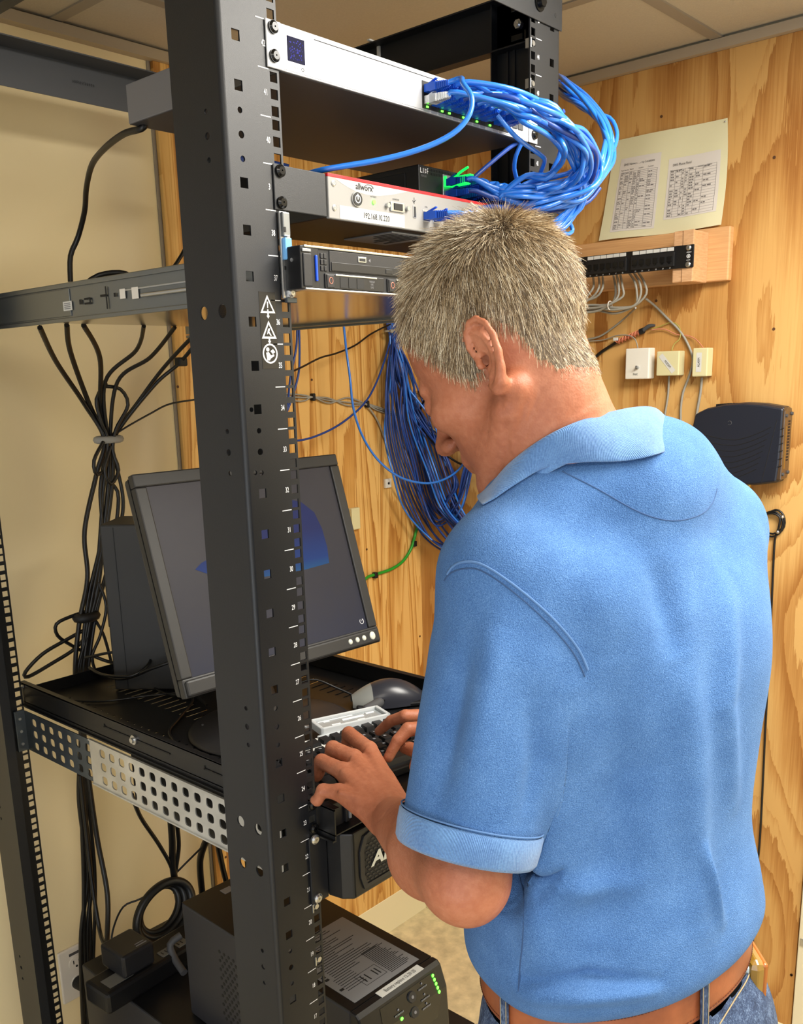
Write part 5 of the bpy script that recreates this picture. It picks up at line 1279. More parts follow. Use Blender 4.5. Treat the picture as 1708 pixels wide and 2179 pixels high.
patch(pyb([(1196, 168, 60), (1220, 215, 30), (1255, 240, 0), (1296, 250, -30), (1312, 280, -50), (1308, 310, -62), (1294, 336, -70), (1280, 380, -70), (1240, 420, -50)]), 3.0, 'cable_blue', 'blue patch cable bulging furthest right of the tangle toward the poster', None, [])
for n_, (seq, m, lab) in enumerate((
    ([(1075, 372, 20), (1000, 388, 10), (1040, 350, 6), (1090, 310, 10), (1130, 290, 14), (1160, 262, 0), (1200, 236, -30)], 'cable_deep', 'dark blue cable rising diagonally from the green-lit plug'),
    ([(1058, 245, -70), (1098, 292, -80), (1150, 330, -70), (1158, 345, -60), (1146, 380, -40), (1152, 410, -30)], 'cable_blue', 'blue cable hooking down over the right numbered post'),
    ([(1112, 300, -30), (1098, 330, -20), (1094, 360, -12), (1104, 395, -6)], 'cable_blue', 'short blue cable bowing in front of the right post side'),
    ([(1150, 410, -30), (1176, 360, -50), (1192, 320, -60), (1180, 280, -60)], 'cable_blue', 'blue cable standing nearly upright inside the tangle'),
    ([(1170, 440, -30), (1200, 460, -34), (1218, 488, -36), (1205, 498, -36), (1180, 480, -30), (1150, 470, -20)], 'cable_blue', 'blue cable end curling in a small loop right above the man\'s head'),
    ([(1240, 400, -60), (1222, 440, -56), (1196, 470, -46), (1170, 500, -36)], 'cable_blue', 'blue cable sloping down to the small loop above the man\'s head'),
    ([(1180, 430, -30), (1154, 446, -24), (1130, 462, -16), (1112, 478, -10)], 'cable_gray', 'gray cable end lying among the blue cables above the man\'s head'),
    ([(1140, 400, -54), (1170, 392, -64), (1200, 388, -70), (1190, 396, -66), (1150, 420, -50), (1110, 440, -30)], 'cable_blue', 'light blue cable folding back sharply at the bottom of the tangle'),
    ([(960, 470, -30), (1040, 440, -20), (1150, 450, -30), (1240, 436, -50), (1276, 400, -60)], 'cable_deep', 'dark blue cable running along the bottom edge of the tangle'))):
    if n_ == 0: seq = [(1000, 385, 2)]+seq[2:]
    s = pyb(seq)
    patch(s, 2.9, m, lab, None, [])
gq = build('lit_plug', MB().box(322, 334, 6, 38, 1757, 1766, 1.5).box(324, 332, 0, 26, 1766, 1768, .5).tube([(328, 30, 1767), (328, 18, 1773), (328, 6, 1777)], 1.6, 6), M['green_soft'], label='clear plug glowing green in the first port of the black box', cat='plug')
for i in range(4):
    patch([(340+i*8, 560, 1905+i*4), (420, 600+i*8, 1912+i*5), (500, 640, 1915-i*6), (560, 600, 1900-i*4)], 4, 'cable_deep', 'dark blue cable running across behind the top of the rack', 'blue cables behind the rack top', [])
for i, x in enumerate((232, 252)):
    patch([(x, -36, 1707), (x+16, -50, 1706+i*3), (x+60, -58+i*8, 1703+i*4), (x+120, -60, 1700+i*3), (x+190, -50, 1704)], 3.0, 'cable_blue', ('blue patch cable in the first port of the silver appliance', 'blue patch cable in the second port of the silver appliance')[i], None, [((x, -3, 1707), (.12, -.99, 0), {})])
for (sx_, sz, ln) in ((90, 1662, 60), (150, 1664, 50), (240, 1666, 40)):
    cable('black_cable', [(sx_, 560, sz-2), (sx_+20, 540, sz+16), (sx_+60, 530, sz+20), (sx_+100, 545, sz-2)], 4, 'cable_black', 'black cable hump showing behind the server %s' % {90: 'at left', 150: 'in the middle', 240: 'nearest the man'}[sx_])
# ---- pose and drape of the man (px in the photograph's frame, depth in mm)
HEAD_YAW, HEAD_PITCH, HEAD_ROLL, HEAD_S = 3, 29, 0, .97
EAR_PX = (1028, 768, 795)
TORSO = [(938, 146, 104, 0, 0), (950, 160, 116, -4, -4), (970, 166, 126, -8, -6), (1006, 163, 124, -10, -4), (1070, 156, 116, -12, 0), (1150, 163, 114, -10, -4), (1240, 174, 110, -8, -12), (1300, 174, 98, -6, -14), (1345, 148, 80, 0, -12), (1385, 100, 62, 0, -8), (1410, 60, 40, 0, -6)]
TRAPS = [((1185, 1086, 872), (1345, 1056, 880), 61, 62, 22), ((1215, 1060, 905), (1380, 1030, 925), 60, 58, 30), ((1385, 1036, 925), (1500, 1118, 1020), 62, 56, 40), ((1215, 1075, 900), (1090, 1200, 850), 60, 56, 26), ((1290, 1120, 905), (1300, 1300, 905), 78, 90, 30)]
FOLDS = [(7, 16, [(1205, 1480), (1170, 1700), (1150, 1900), (1140, 2030)]), (-8, 28, [(1300, 1420), (1330, 1650), (1300, 1850), (1270, 2010)]), (6, 22, [(1440, 1350), (1470, 1600), (1480, 1850), (1490, 1960)]),
         (-5, 16, [(1385, 1180), (1420, 1300), (1440, 1400)]), (5, 12, [(1130, 1870), (1250, 1900), (1350, 1880)]), (5, 7, [(1480, 1800), (1500, 1880), (1530, 1960)]), (-5, 6, [(1110, 2085), (1250, 2082), (1400, 2090)]),
         (6, 9, [(1110, 2110), (1250, 2120), (1390, 2105)]), (-5, 14, [(1000, 1400), (960, 1550), (930, 1700)]), (6, 16, [(1060, 1330), (1030, 1500), (1000, 1700)]), (-4, 12, [(1130, 1500), (1140, 1620), (1120, 1740)]), (5, 16, [(1540, 1250), (1540, 1500), (1560, 1700)])]
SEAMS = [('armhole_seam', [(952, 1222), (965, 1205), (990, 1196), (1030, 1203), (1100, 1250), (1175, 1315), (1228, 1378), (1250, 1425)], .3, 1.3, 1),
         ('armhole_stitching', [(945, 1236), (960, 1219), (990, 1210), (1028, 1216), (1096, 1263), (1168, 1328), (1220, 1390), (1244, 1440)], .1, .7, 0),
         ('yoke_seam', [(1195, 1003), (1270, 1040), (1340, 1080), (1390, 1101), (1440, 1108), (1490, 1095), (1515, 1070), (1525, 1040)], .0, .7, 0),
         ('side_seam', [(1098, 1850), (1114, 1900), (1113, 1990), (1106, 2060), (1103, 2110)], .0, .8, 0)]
BELT = (912, 949, 148, 108)
LOOPS = [-3.12, -1.6, -.35]
JSEAMS = [[(1600, 2035), (1590, 2080), (1560, 2130), (1530, 2179)], [(985, 2110), (975, 2150), (972, 2178)]]
PHONE_T = 1000

CREASES = [(-1.8, 3, [(1066, 852), (1078, 910), (1080, 970), (1072, 1015)]), (-1.2, 2.6, [(1118, 850), (1108, 900), (1096, 950)]), (-1.0, 2.6, [(1150, 830), (1130, 880), (1112, 940)]),
           (-1.0, 2.6, [(1215, 905), (1255, 888), (1300, 868)]), (-.8, 2.6, [(1046, 850), (1040, 900), (1030, 950)]), (-1.0, 3, [(1180, 930), (1220, 880), (1270, 850)]),
           (-1.3, 2.4, [(822, 1698), (795, 1722), (776, 1752)]), (-1.1, 2.4, [(838, 1710), (812, 1740), (792, 1768)]), (-.9, 2.4, [(806, 1692), (786, 1708), (764, 1728)]),
           (1.4, 3, [(742, 1622), (770, 1650), (800, 1680)]), (1.2, 3, [(730, 1654), (760, 1676), (790, 1700)]), (-.8, 2.2, [(768, 1600), (780, 1606), (792, 1604)])]
# ================================================================== THE MAN
# soft-blended solids turned into one continuous surface (surface nets)
class Field:
    def __init__(s, lo, hi, h):
        s.lo = np.array(lo, float); s.h = h; s.n = np.ceil((np.array(hi)-s.lo)/h).astype(int)+1
        s.D = np.full(s.n, 60.0, np.float32)
    def block(s, lo, hi):
        a = np.clip(np.floor((np.array(lo)-s.lo)/s.h).astype(int), 0, s.n); b = np.clip(np.ceil((np.array(hi)-s.lo)/s.h).astype(int)+1, 0, s.n)
        if (b <= a).any(): return None
        sl = tuple(slice(x, y) for x, y in zip(a, b))
        g = [s.lo[i]+s.h*np.arange(a[i], b[i], dtype=np.float32) for i in range(3)]
        return sl, g[0][:, None, None], g[1][None, :, None], g[2][None, None, :]
    def put(s, sl, d, k, sub):
        D = s.D[sl]; d = d.astype(np.float32)
        if sub: D, d = -D, d
        if k > 0:
            h = np.clip(.5+.5*(D-d)/k, 0, 1); D = D+(d-D)*h-k*h*(1-h)
        else: D = np.minimum(D, d)
        s.D[sl] = -D if sub else D
    def cone(s, a, b, r0, r1, k=8, sub=False, flat=None):
        a = np.array(a, float); b = np.array(b, float); m = max(r0, r1)+k+6
        q = s.block(np.minimum(a, b)-m, np.maximum(a, b)+m)
        if q is None: return
        sl, X, Y, Z = q; ba = b-a; L = ba@ba
        t = np.clip(((X-a[0])*ba[0]+(Y-a[1])*ba[1]+(Z-a[2])*ba[2])/L, 0, 1)
        dx = X-a[0]-t*ba[0]; dy = Y-a[1]-t*ba[1]; dz = Z-a[2]-t*ba[2]
        if flat is not None:      # flattened along a direction: (unit vector, factor > 1)
            u, f = flat; p = dx*u[0]+dy*u[1]+dz*u[2]; d2 = dx*dx+dy*dy+dz*dz+p*p*(f*f-1)
        else: d2 = dx*dx+dy*dy+dz*dz
        s.put(sl, np.sqrt(d2)-(r0+(r1-r0)*t), k, sub)
    def ell(s, c, r, A=None, k=8, sub=False):
        c = np.array(c, float); r = np.array(r, float); m = max(r)+k+6
        q = s.block(c-m, c+m)
        if q is None: return
        sl, X, Y, Z = q; A = np.eye(3) if A is None else A
        v = [((X-c[0])*A[i][0]+(Y-c[1])*A[i][1]+(Z-c[2])*A[i][2])/r[i] for i in range(3)]
        k0 = np.sqrt(v[0]**2+v[1]**2+v[2]**2)+1e-6; k1 = np.sqrt((v[0]/r[0])**2+(v[1]/r[1])**2+(v[2]/r[2])**2)+1e-9
        s.put(sl, k0*(k0-1)/k1, k, sub)
    def path(s, pts, rs, k=3, sub=False):
        for i in range(len(pts)-1): s.cone(pts[i], pts[i+1], rs[i], rs[i+1], k if i == 0 else 1.5, sub)
    def mesh(s):
        D = s.D; n = D.shape; S = D < 0
        C = np.zeros(tuple(x-1 for x in n), np.uint8)
        sh = [(i, j, k) for i in (0, 1) for j in (0, 1) for k in (0, 1)]
        for (i, j, k) in sh: C += S[i:n[0]-1+i, j:n[1]-1+j, k:n[2]-1+k]
        I = np.argwhere((C > 0) & (C < 8)); idx = np.full(C.shape, -1, np.int32); idx[tuple(I.T)] = np.arange(len(I))
        acc = np.zeros((len(I), 3)); cnt = np.zeros(len(I))
        for ax in range(3):
            o = [x for x in range(3) if x != ax]
            for p in (0, 1):
                for q in (0, 1):
                    c0 = np.zeros(3, int); c0[o[0]] = p; c0[o[1]] = q; c1 = c0.copy(); c1[ax] = 1
                    a = D[tuple((I+c0).T)]; b = D[tuple((I+c1).T)]; m = (a < 0) != (b < 0)
                    t = np.where(m, a/(a-b+1e-12), 0); P = c0+np.outer(t, c1-c0); acc[m] += P[m]; cnt[m] += 1
        V = s.lo+s.h*(I+acc/cnt[:, None]); F = []
        for ax in range(3):
            o = [x for x in range(3) if x != ax]
            sl0 = [slice(None)]*3; sl1 = [slice(None)]*3; sl0[ax] = slice(0, -1); sl1[ax] = slice(1, None)
            m = S[tuple(sl0)] != S[tuple(sl1)]
            E = np.argwhere(m); ok = (E[:, o[0]] > 0) & (E[:, o[1]] > 0) & (E[:, o[0]] < n[o[0]]-1) & (E[:, o[1]] < n[o[1]]-1); E = E[ok]
            q = []
            for d0, d1 in ((-1, -1), (0, -1), (0, 0), (-1, 0)):
                e = E.copy(); e[:, o[0]] += d0; e[:, o[1]] += d1; q.append(idx[tuple(e.T)])
            q = np.stack(q, 1); inside = S[tuple(E.T)]
            fl = inside if ax != 1 else ~inside
            q[~fl] = q[~fl][:, ::-1]; F.append(q)
        return V, np.concatenate(F)
def relax(V, F, it=2, lam=.5):
    e = np.concatenate([F[:, [0, 1]], F[:, [1, 2]], F[:, [2, 3]], F[:, [3, 0]]]); e = np.concatenate([e, e[:, ::-1]])
    cnt = np.bincount(e[:, 0], minlength=len(V))[:, None]
    for _ in range(it):
        for l in (lam, -lam*1.03):
            S = np.stack([np.bincount(e[:, 0], V[e[:, 1], k], len(V)) for k in range(3)], 1); V = V+l*(S/np.maximum(cnt, 1)-V)
    return V
def normals(V, F):
    n = np.cross(V[F[:, 2]]-V[F[:, 0]], V[F[:, 3]]-V[F[:, 1]]); N = np.zeros_like(V)
    for k in range(4): 
        for c in range(3): N[:, c] += np.bincount(F[:, k], n[:, c], len(V))
    return N/(np.linalg.norm(N, axis=1)[:, None]+1e-9)
def fast(name, V, F, mats, parent, mi=None, **kw):
    inv = np.array(REG[parent].inverted()); V = V @ inv[:3, :3].T+inv[:3, 3]
    me = bpy.data.meshes.new(name); me.vertices.add(len(V)); me.vertices.foreach_set('co', (V/1000).ravel())
    me.loops.add(F.size); me.loops.foreach_set('vertex_index', F.ravel().astype(np.int32)); me.polygons.add(len(F))
    me.polygons.foreach_set('loop_start', np.arange(0, F.size, 4, dtype=np.int32)); me.polygons.foreach_set('use_smooth', np.ones(len(F), bool))
    me.update(calc_edges=True); me.validate()
    for m in (mats if isinstance(mats, list) else [mats]): me.materials.append(m)
    if mi is not None: me.polygons.foreach_set('material_index', mi.astype(np.int32))
    o = bpy.data.objects.new(name, me); COL.objects.link(o); o.parent = parent; REG[o] = REG[parent]; return setp(o, **kw)
def tilted(P):      # the waist line rises a little to the right
    P = np.array(P, float); u = (P-WAIST) @ Rt; P[..., 2] += 13*u/160*np.clip((1060-P[..., 2])/110, 0, 1); return P
nrm = lambda v: np.array(v, float)/np.linalg.norm(v)
A3 = lambda *a: np.array(a, float)
Rt = nrm((.969, -.247, 0)); Fw = nrm((.247, .969, 0)); UP = A3(0, 0, 1)
man = thing('person', 'man with short gray hair in a blue polo shirt, leaning in and typing', 'person', (105, -355, FLOOR))
# ---- joints
SH_L = dp(1078, 1236, 830); SH_R = dp(1500, 1128, 1030); EL = dp(990, 1870, 826); WL = at(828, 1738, 'z', 1022)
SM = (SH_L+SH_R)/2; WAIST = A3(105, -355, 905)
NK1 = dp(1212, 1030, 905)
# ---- head frame
ha, hp = math.radians(HEAD_YAW), math.radians(HEAD_PITCH)
hh = A3(-math.sin(ha), math.cos(ha), 0); HR = A3(math.cos(ha), math.sin(ha), 0)
HF = hh*math.cos(hp)-UP*math.sin(hp); HU = np.cross(HR, HF)
ro = math.radians(HEAD_ROLL); HR, HU = HR*math.cos(ro)+HU*math.sin(ro), HU*math.cos(ro)-HR*math.sin(ro)
EAR = dp(*EAR_PX); SC_H = HEAD_S
HC = EAR-(HF*-19+HR*-80+HU*-9)*SC_H
HA = np.array([HF, HR, HU])
def hd(f, r, u): return HC+(HF*f+HR*r+HU*u)*SC_H
B = Field((-150, -560, 850), (470, 180, 1760), 2.4)
def he(c, r, k=10, sub=False): B.ell(hd(*c), np.array(r)*SC_H, HA, k, sub)
def hc(a, b, r0, r1, k=8, sub=False): B.cone(hd(*a), hd(*b), r0*SC_H, r1*SC_H, k, sub)
he((1, 0, 41), (83, 74, 98)); he((-30, 0, 56), (62, 66, 64), 16); he((34, 0, 38), (57, 61, 68), 18); he((36, 0, -22), (52, 55, 62), 18); he((30, 0, -64), (52, 46, 42), 18)
hc((70, 0, -98), (74, 0, -104), 18, 16, 16)
for s in (-1, 1):
    hc((-2, s*52, -52), (66, s*20, -98), 14, 12, 18)
    he((56, s*44, -20), (24, 16, 17), 14); hc((84, s*12, 15), (76, s*40, 13), 8, 7, 9)
    he((94, s*30, 0), (13, 15, 11), None or 6, True)
    he((78, s*30, -2), (12.5, 14, 12), 3); hc((88, s*22, -7), (84, s*40, -7), 2.2, 2, 2)
    he((98, s*11.5, -38), (9, 6, 7.5), 7)
hc((90, 0, 8), (107, 0, -30), 7, 9, 7); he((108, 0, -34), (12, 10, 9.5), 8)
for s in (-1, 1): he((103, s*7.5, -44), (5, 3, 4), 1.5, True)
hc((79, -15, -63), (79, 15, -63), 8, 8, 10); hc((85, -10, -62), (85, 10, -62), 4.2, 4.2, 5); hc((83, -10, -71), (83, 10, -71), 4.4, 4.4, 5); hc((89, -20, -66.5), (89, 20, -66.5), 1.2, 1.2, 1.5, True)
for s in (-1, 1):
    E_ = lambda f, u, o: (f-16, s*(72.5+o), u)
    B.cone(hd(*E_(-9, 15, 2)), hd(*E_(-7, -32, 2)), 11*SC_H, 7*SC_H, 5, flat=(HR, 1.8))
    hel = [(5, -2, 3), (6, 9, 5), (2, 20, 7), (-6, 27, 8), (-15, 26, 9), (-22, 17, 10), (-24, 4, 10), (-22, -10, 10), (-17, -23, 9), (-10, -33, 7), (-3, -37, 5), (2, -31, 3)]
    B.path([hd(*E_(*p)) for p in hel], [3.0*SC_H]*6+[3.2*SC_H, 3.6*SC_H, 4.2*SC_H, 5.8*SC_H, 5.6*SC_H, 4*SC_H], 2.5)
    B.path([hd(*E_(*p)) for p in ((-5, 18, 7), (-12, 13, 8), (-15.5, 2, 8.5), (-14.5, -11, 8), (-9, -22, 6.5), (-1, -25, 5))], [2.4*SC_H]*6, 2.5)
    he(E_(-4, -7, 9.5), (5.5, 3, 8), 4, True); he(E_(-3, -8, 6), (4.5, 9, 6), 2, True); he(E_(3.5, -9, 5), (3.2, 4, 6), 2.5)
# neck
B.cone(hd(-24, 0, -42), NK1, 47, 66, 20); B.cone(hd(-10, 0, -72), NK1+Fw*30-UP*20, 44, 54, 20)
for s in (-1, 1): B.cone(hd(-22, s*56, -38), NK1+Fw*52-UP*34+Rt*s*22, 13, 13, 12)
# trunk inside the shirt, so head, arms and hands are one surface
B.cone(NK1, SM-UP*60, 66, 90, 30); B.cone(SM-UP*40-Rt*70, SM-UP*40+Rt*70, 80, 80, 30); B.cone(SM-UP*80, WAIST+UP*60, 108, 100, 30, flat=(Fw, 1.25))
B.cone(SH_L, SM, 40, 60, 20); B.cone(SH_R, SM, 40, 60, 20)
# left arm
B.cone(SH_L, EL, 46, 35, 20); fa = nrm(WL-EL)
B.cone(EL, EL+(WL-EL)*.35, 36, 41, 22); B.cone(EL+(WL-EL)*.35, WL, 41, 25, 22)
B.cone(EL, EL-UP*12-fa*9, 28, 20, 14)
# right arm
ER = A3(408, -220, 1065); WR = A3(330, -20, 1040)
B.cone(SH_R, ER, 46, 38, 12); B.cone(ER, WR, 38, 26, 12)
# left hand: (MCP px, PIP px, widths); a palm of four metacarpals, fingers bent onto the keys
def P_(x, y, z): return at(x, y, 'z', z)
handL = [((784, 1596), 1050, (742, 1561), 1054, 10.2, 20), ((752, 1614), 1052, (708, 1592), 1055, 10.4, 20), ((730, 1642), 1048, (684, 1620), 1050, 10, 18), ((722, 1686), 1040, (687, 1682), 1040, 8.8, 14)]
for i, (m_, mz, p_, pz, r, ln) in enumerate(handL):
    m = P_(*m_, mz); p = P_(*p_, pz); w = WL+UP*4+Rt*(13-9*i)*.9
    B.cone(w, m, 17, r+1.5, 9 if i else 10); B.cone(m, p, r+.8, r-.6, 4)
    dn = nrm((p-m)*A3(1, 1, 0)); d1 = p+dn*8-UP*ln; tip = d1+dn*3-UP*13; tip[2] = max(tip[2], 1026)
    B.cone(p, d1, r-.8, r-2, 2.5); B.cone(d1, tip, r-2, r-2.8, 2)
B.cone(WL-UP*2, P_(760, 1660, 1042), 21, 16, 12, flat=(UP, 1.3))
tb0 = WL+Rt*20+Fw*10-UP*2; tb1 = P_(822, 1668, 1030); tb2 = P_(806, 1630, 1028); B.cone(tb0, tb1, 15, 12, 10); B.cone(tb1, tb2, 11, 9, 4); B.cone(tb2, P_(786, 1612, 1026), 9, 7.5, 3)
# tendons and veins on the back of the hand
for i, (m_, mz, *_r) in enumerate(handL): m = P_(*m_, mz+7); B.cone(m, WL+UP*20+Rt*(8-6*i), 2.6, 2.0, 7)
# right hand
mR = [P_(912, 1524, 1056), P_(918, 1548, 1056), P_(940, 1570, 1052), P_(958, 1590, 1044)]
pR = [P_(862, 1524, 1062), P_(868, 1552, 1062), P_(905, 1580, 1056), P_(930, 1606, 1046)]
tR = [P_(806, 1556, 1030), P_(826, 1612, 1030), P_(880, 1632, 1028), P_(912, 1650, 1026)]
for i in range(4):
    r = (9.6, 9.8, 9.4, 8.4)[i]; B.cone(WR, mR[i], 18, r+1.5, 9); B.cone(mR[i], pR[i], r+.6, r-.4, 4)
    d = pR[i]+(tR[i]-pR[i])*.52+UP*5; B.cone(pR[i], d, r-.6, r-1.8, 2); B.cone(d, tR[i], r-1.8, r-3, 2)
B.cone(WR-Rt*12, P_(908, 1606, 1040), 15, 11, 8); B.cone(P_(908, 1606, 1040), P_(862, 1590, 1036), 10.5, 9, 4)
V, F = B.mesh(); V = relax(V, F, 2); del B
from mathutils.bvhtree import BVHTree
def bvh(V, F): return BVHTree.FromPolygons([tuple(v) for v in V], [tuple(f) for f in F])
def hit(x, y, tree=None):
    h = (tree or TR_).ray_cast(Vector(CAM_P), Vector(ray(x, y)).normalized()); return None if h[0] is None else np.array(h[0])
def seg_d(P, a, b):
    ba = b-a; t = np.clip(((P-a)@ba)/(ba@ba), 0, 1); return np.linalg.norm(P-a-t[:, None]*ba, axis=1), t
tB = bvh(V, F); NB = normals(V, F); db = np.zeros(len(V))
for amp, w, pts in CREASES:
    H = [hit(*p, tB) for p in pts]; H = [h for h in H if h is not None]
    for i in range(len(H)-1):
        d, t = seg_d(V, H[i], H[i+1]); e_ = .5+.5*np.sin(np.pi*(i+t)/(len(H)-1)); db = np.where(d < w*3, np.minimum(db, amp*e_*np.exp(-(d/w)**2)) if amp < 0 else np.maximum(db, amp*e_*np.exp(-(d/w)**2)), db)
V = V+NB*db[:, None]
Lc = ((V-HC) @ HA.T)/SC_H       # head coordinates of every vertex
def hairline(f): return np.interp(f, [-130, -80, -60, -48, -45, -30, -13, -9, 12, 24, 44, 62, 82, 100], [-48, -52, -42, -24, 10, 26, 24, -8, -14, 8, 46, 72, 88, 92])
fn = np.sin(Lc[:, 0]*.31)*np.sin(Lc[:, 2]*.27)*2.2
ishair = (Lc[:, 2]+fn > hairline(Lc[:, 0])) & (np.abs(Lc[:, 1]) < 79.5) & (Lc[:, 2] < 130) & (np.linalg.norm(Lc, axis=1) < 150) & ~((np.abs(Lc[:, 0]+28) < 22) & (Lc[:, 2] < 32) & (np.abs(Lc[:, 1]) > 71))
mi = ishair[F].all(1)
sk = NT('skin'); vv = sk.coords(); n1 = sk.noise(vv, 9, 4); n2 = sk.noise(vv, 160, 4)
colr = sk.ramp(sk.math('ADD', sk.math('MULTIPLY', n1, .7), sk.math('MULTIPLY', n2, .3)), [(.32, (146, 84, 58)), (.5, (168, 103, 74)), (.68, (186, 124, 94))])
sk.l(colr, sk.b.inputs['Base Color']); sk.b.inputs['Roughness'].default_value = .5; sk.b.inputs['Subsurface Weight'].default_value = .12; sk.b.inputs['Subsurface Radius'].default_value = (.012, .005, .003); sk.b.inputs['Subsurface Scale'].default_value = .4
sk.b.inputs['Specular IOR Level'].default_value = .35
vo = sk.n('ShaderNodeTexVoronoi'); sk.l(vv, vo.inputs['Vector']); vo.inputs['Scale'].default_value = 520
sk.bump(sk.math('ADD', sk.math('MULTIPLY', vo.outputs['Distance'], .5), sk.math('MULTIPLY', sk.noise(vv, 70, 5, .65, 1.2), 1.3)), .3, .0012)
scalp = mat('hair_roots', (112, 98, 82), .8, nz=.5, nscale=900, var=.25, vscale=160)
bodyo_V, bodyo_F = V, F
bodyo = fast('body', V, F, [sk.m, scalp], man, mi, label='sun-tanned skin of head, neck, arms and hands')
# ---- hair strands
hr = np.random.RandomState(4)
fc = F[mi]; Vt = V; ar = np.linalg.norm(np.cross(Vt[fc[:, 2]]-Vt[fc[:, 0]], Vt[fc[:, 3]]-Vt[fc[:, 1]]), axis=1)
NN = normals(V, F)
def strands(faces, N, lenf, dirf, name, radius, label=None, seg=6, m=None):
    ar = np.linalg.norm(np.cross(V[faces[:, 2]]-V[faces[:, 0]], V[faces[:, 3]]-V[faces[:, 1]]), axis=1)
    pick = hr.choice(len(faces), N, p=ar/ar.sum()); u = hr.rand(N, 1); v = hr.rand(N, 1); q = faces[pick]
    P = (V[q[:, 0]]*(1-u)+V[q[:, 1]]*u)*(1-v)+(V[q[:, 3]]*(1-u)+V[q[:, 2]]*u)*v; n = NN[q[:, 0]]
    L = ((P-HC) @ HA.T)/SC_H
    d, lift = dirf(L, n); ln = lenf(L)*(.65+.6*hr.rand(N))
    d = d-n*np.sum(d*n, 1)[:, None]; d /= np.linalg.norm(d, axis=1)[:, None]+1e-6
    jit = hr.randn(N, 3)*.13; side = hr.randn(N, 3)*.10
    pts = np.zeros((N, seg, 3)); cur = P-n*.8; dd = n*lift[:, None]+d*(1-lift[:, None])+jit
    for s_ in range(seg):
        pts[:, s_] = cur; st = dd/np.linalg.norm(dd, axis=1)[:, None]; cur = cur+st*(ln/(seg-1))[:, None]; dd = st+d*.16+side*.5
    hcv = bpy.data.hair_curves.new(name); hcv.add_curves([seg]*N)
    inv = np.array(REG[man].inverted()); W_ = pts.reshape(-1, 3) @ inv[:3, :3].T+inv[:3, 3]
    hcv.attributes['position'].data.foreach_set('vector', (W_/1000).astype(np.float32).ravel())
    ra = hcv.attributes.get('radius') or hcv.attributes.new('radius', 'FLOAT', 'POINT')
    prof = np.tile(np.linspace(1, .35, seg), N)*radius*np.repeat(.7+.6*hr.rand(N), seg); ra.data.foreach_set('value', (prof/1000).astype(np.float32))
    o = bpy.data.objects.new(name, hcv); COL.objects.link(o); o.parent = man; REG[o] = REG[man]; hcv.materials.append(m or hairm.m); o['kind'] = 'stuff'
    if label: o['label'] = label
    return o
hairm = NT('gray_hair'); hi = hairm.n('ShaderNodeHairInfo')
hairm.l(hairm.ramp(hi.outputs['Random'], [(0, (78, 60, 40)), (.4, (132, 110, 80)), (.66, (186, 162, 126)), (.86, (238, 220, 186)), (1, (255, 248, 226))]), hairm.b.inputs['Base Color']); hairm.b.inputs['Roughness'].default_value = .42; hairm.b.inputs['Specular IOR Level'].default_value = .4
browm = mat('brown_brow', (70, 52, 38), .6)
KR = A3(-46, 6, 126)
def hdir(L, n):
    w = L-KR; top = np.clip((L[:, 2]-70)/45, 0, 1)
    d = w/np.linalg.norm(w, axis=1)[:, None]; d = d+np.array((.55, 0, 0))*top[:, None]-np.array((0, 0, .75))*(1-top)[:, None]+np.array((.25, 0, 0))*(1-top)[:, None]*(L[:, 0] > 0)[:, None]
    fr = np.clip((L[:, 0]-45)/30, 0, 1)[:, None]; d = d+np.array((.3, 0, .75))*fr
    d = d+np.stack([np.sin(L[:, 1]*.09+L[:, 2]*.05), np.sin(L[:, 0]*.08+1), np.sin(L[:, 0]*.07+L[:, 1]*.06)], 1)*.22
    return (d @ HA), .12+.30*top
def hlen(L): return np.interp(L[:, 2], [-60, -30, 20, 70, 110], [5, 9, 15, 19, 22])
strands(fc, 42000, hlen, hdir, 'hair', .2, 'short brushed gray and brown hair')
near = F[((Lc[:, 2] > hairline(Lc[:, 0])-9) & ~ishair & (np.abs(Lc[:, 1]) < 72) & (Lc[:, 0] < 60) & (Lc[:, 2] < 60) & ((Lc[:, 0] < -46) | (Lc[:, 0] > -8)))[F].all(1)]
if len(near): strands(near, 1800, lambda L: np.full(len(L), 3.5), hdir, 'hair_edge', .16, seg=4)
br = F[((np.abs(np.abs(Lc[:, 1])-27) < 16) & (np.abs(Lc[:, 2]-17+np.abs(Lc[:, 1])*.08) < 4.2) & (Lc[:, 0] > 66))[F].all(1)]
if len(br): strands(br, 700, lambda L: np.full(len(L), 7.0), lambda L, n: ((np.stack([L[:, 0]*0, np.sign(L[:, 1])*1., L[:, 0]*0+.2], 1) @ HA), np.full(len(L), .35)), 'eyebrow', .14, seg=4, m=browm)
el = F[((np.abs(np.abs(Lc[:, 1])-31) < 10) & (np.abs(Lc[:, 2]+8) < 1.8) & (Lc[:, 0] > 80))[F].all(1)]
if len(el): strands(el, 90, lambda L: np.full(len(L), 8.0), lambda L, n: ((np.stack([L[:, 0]*0+1, L[:, 0]*0, L[:, 0]*0-1], 1) @ HA), np.full(len(L), .6)), 'eyelash', .12, seg=4, m=browm)

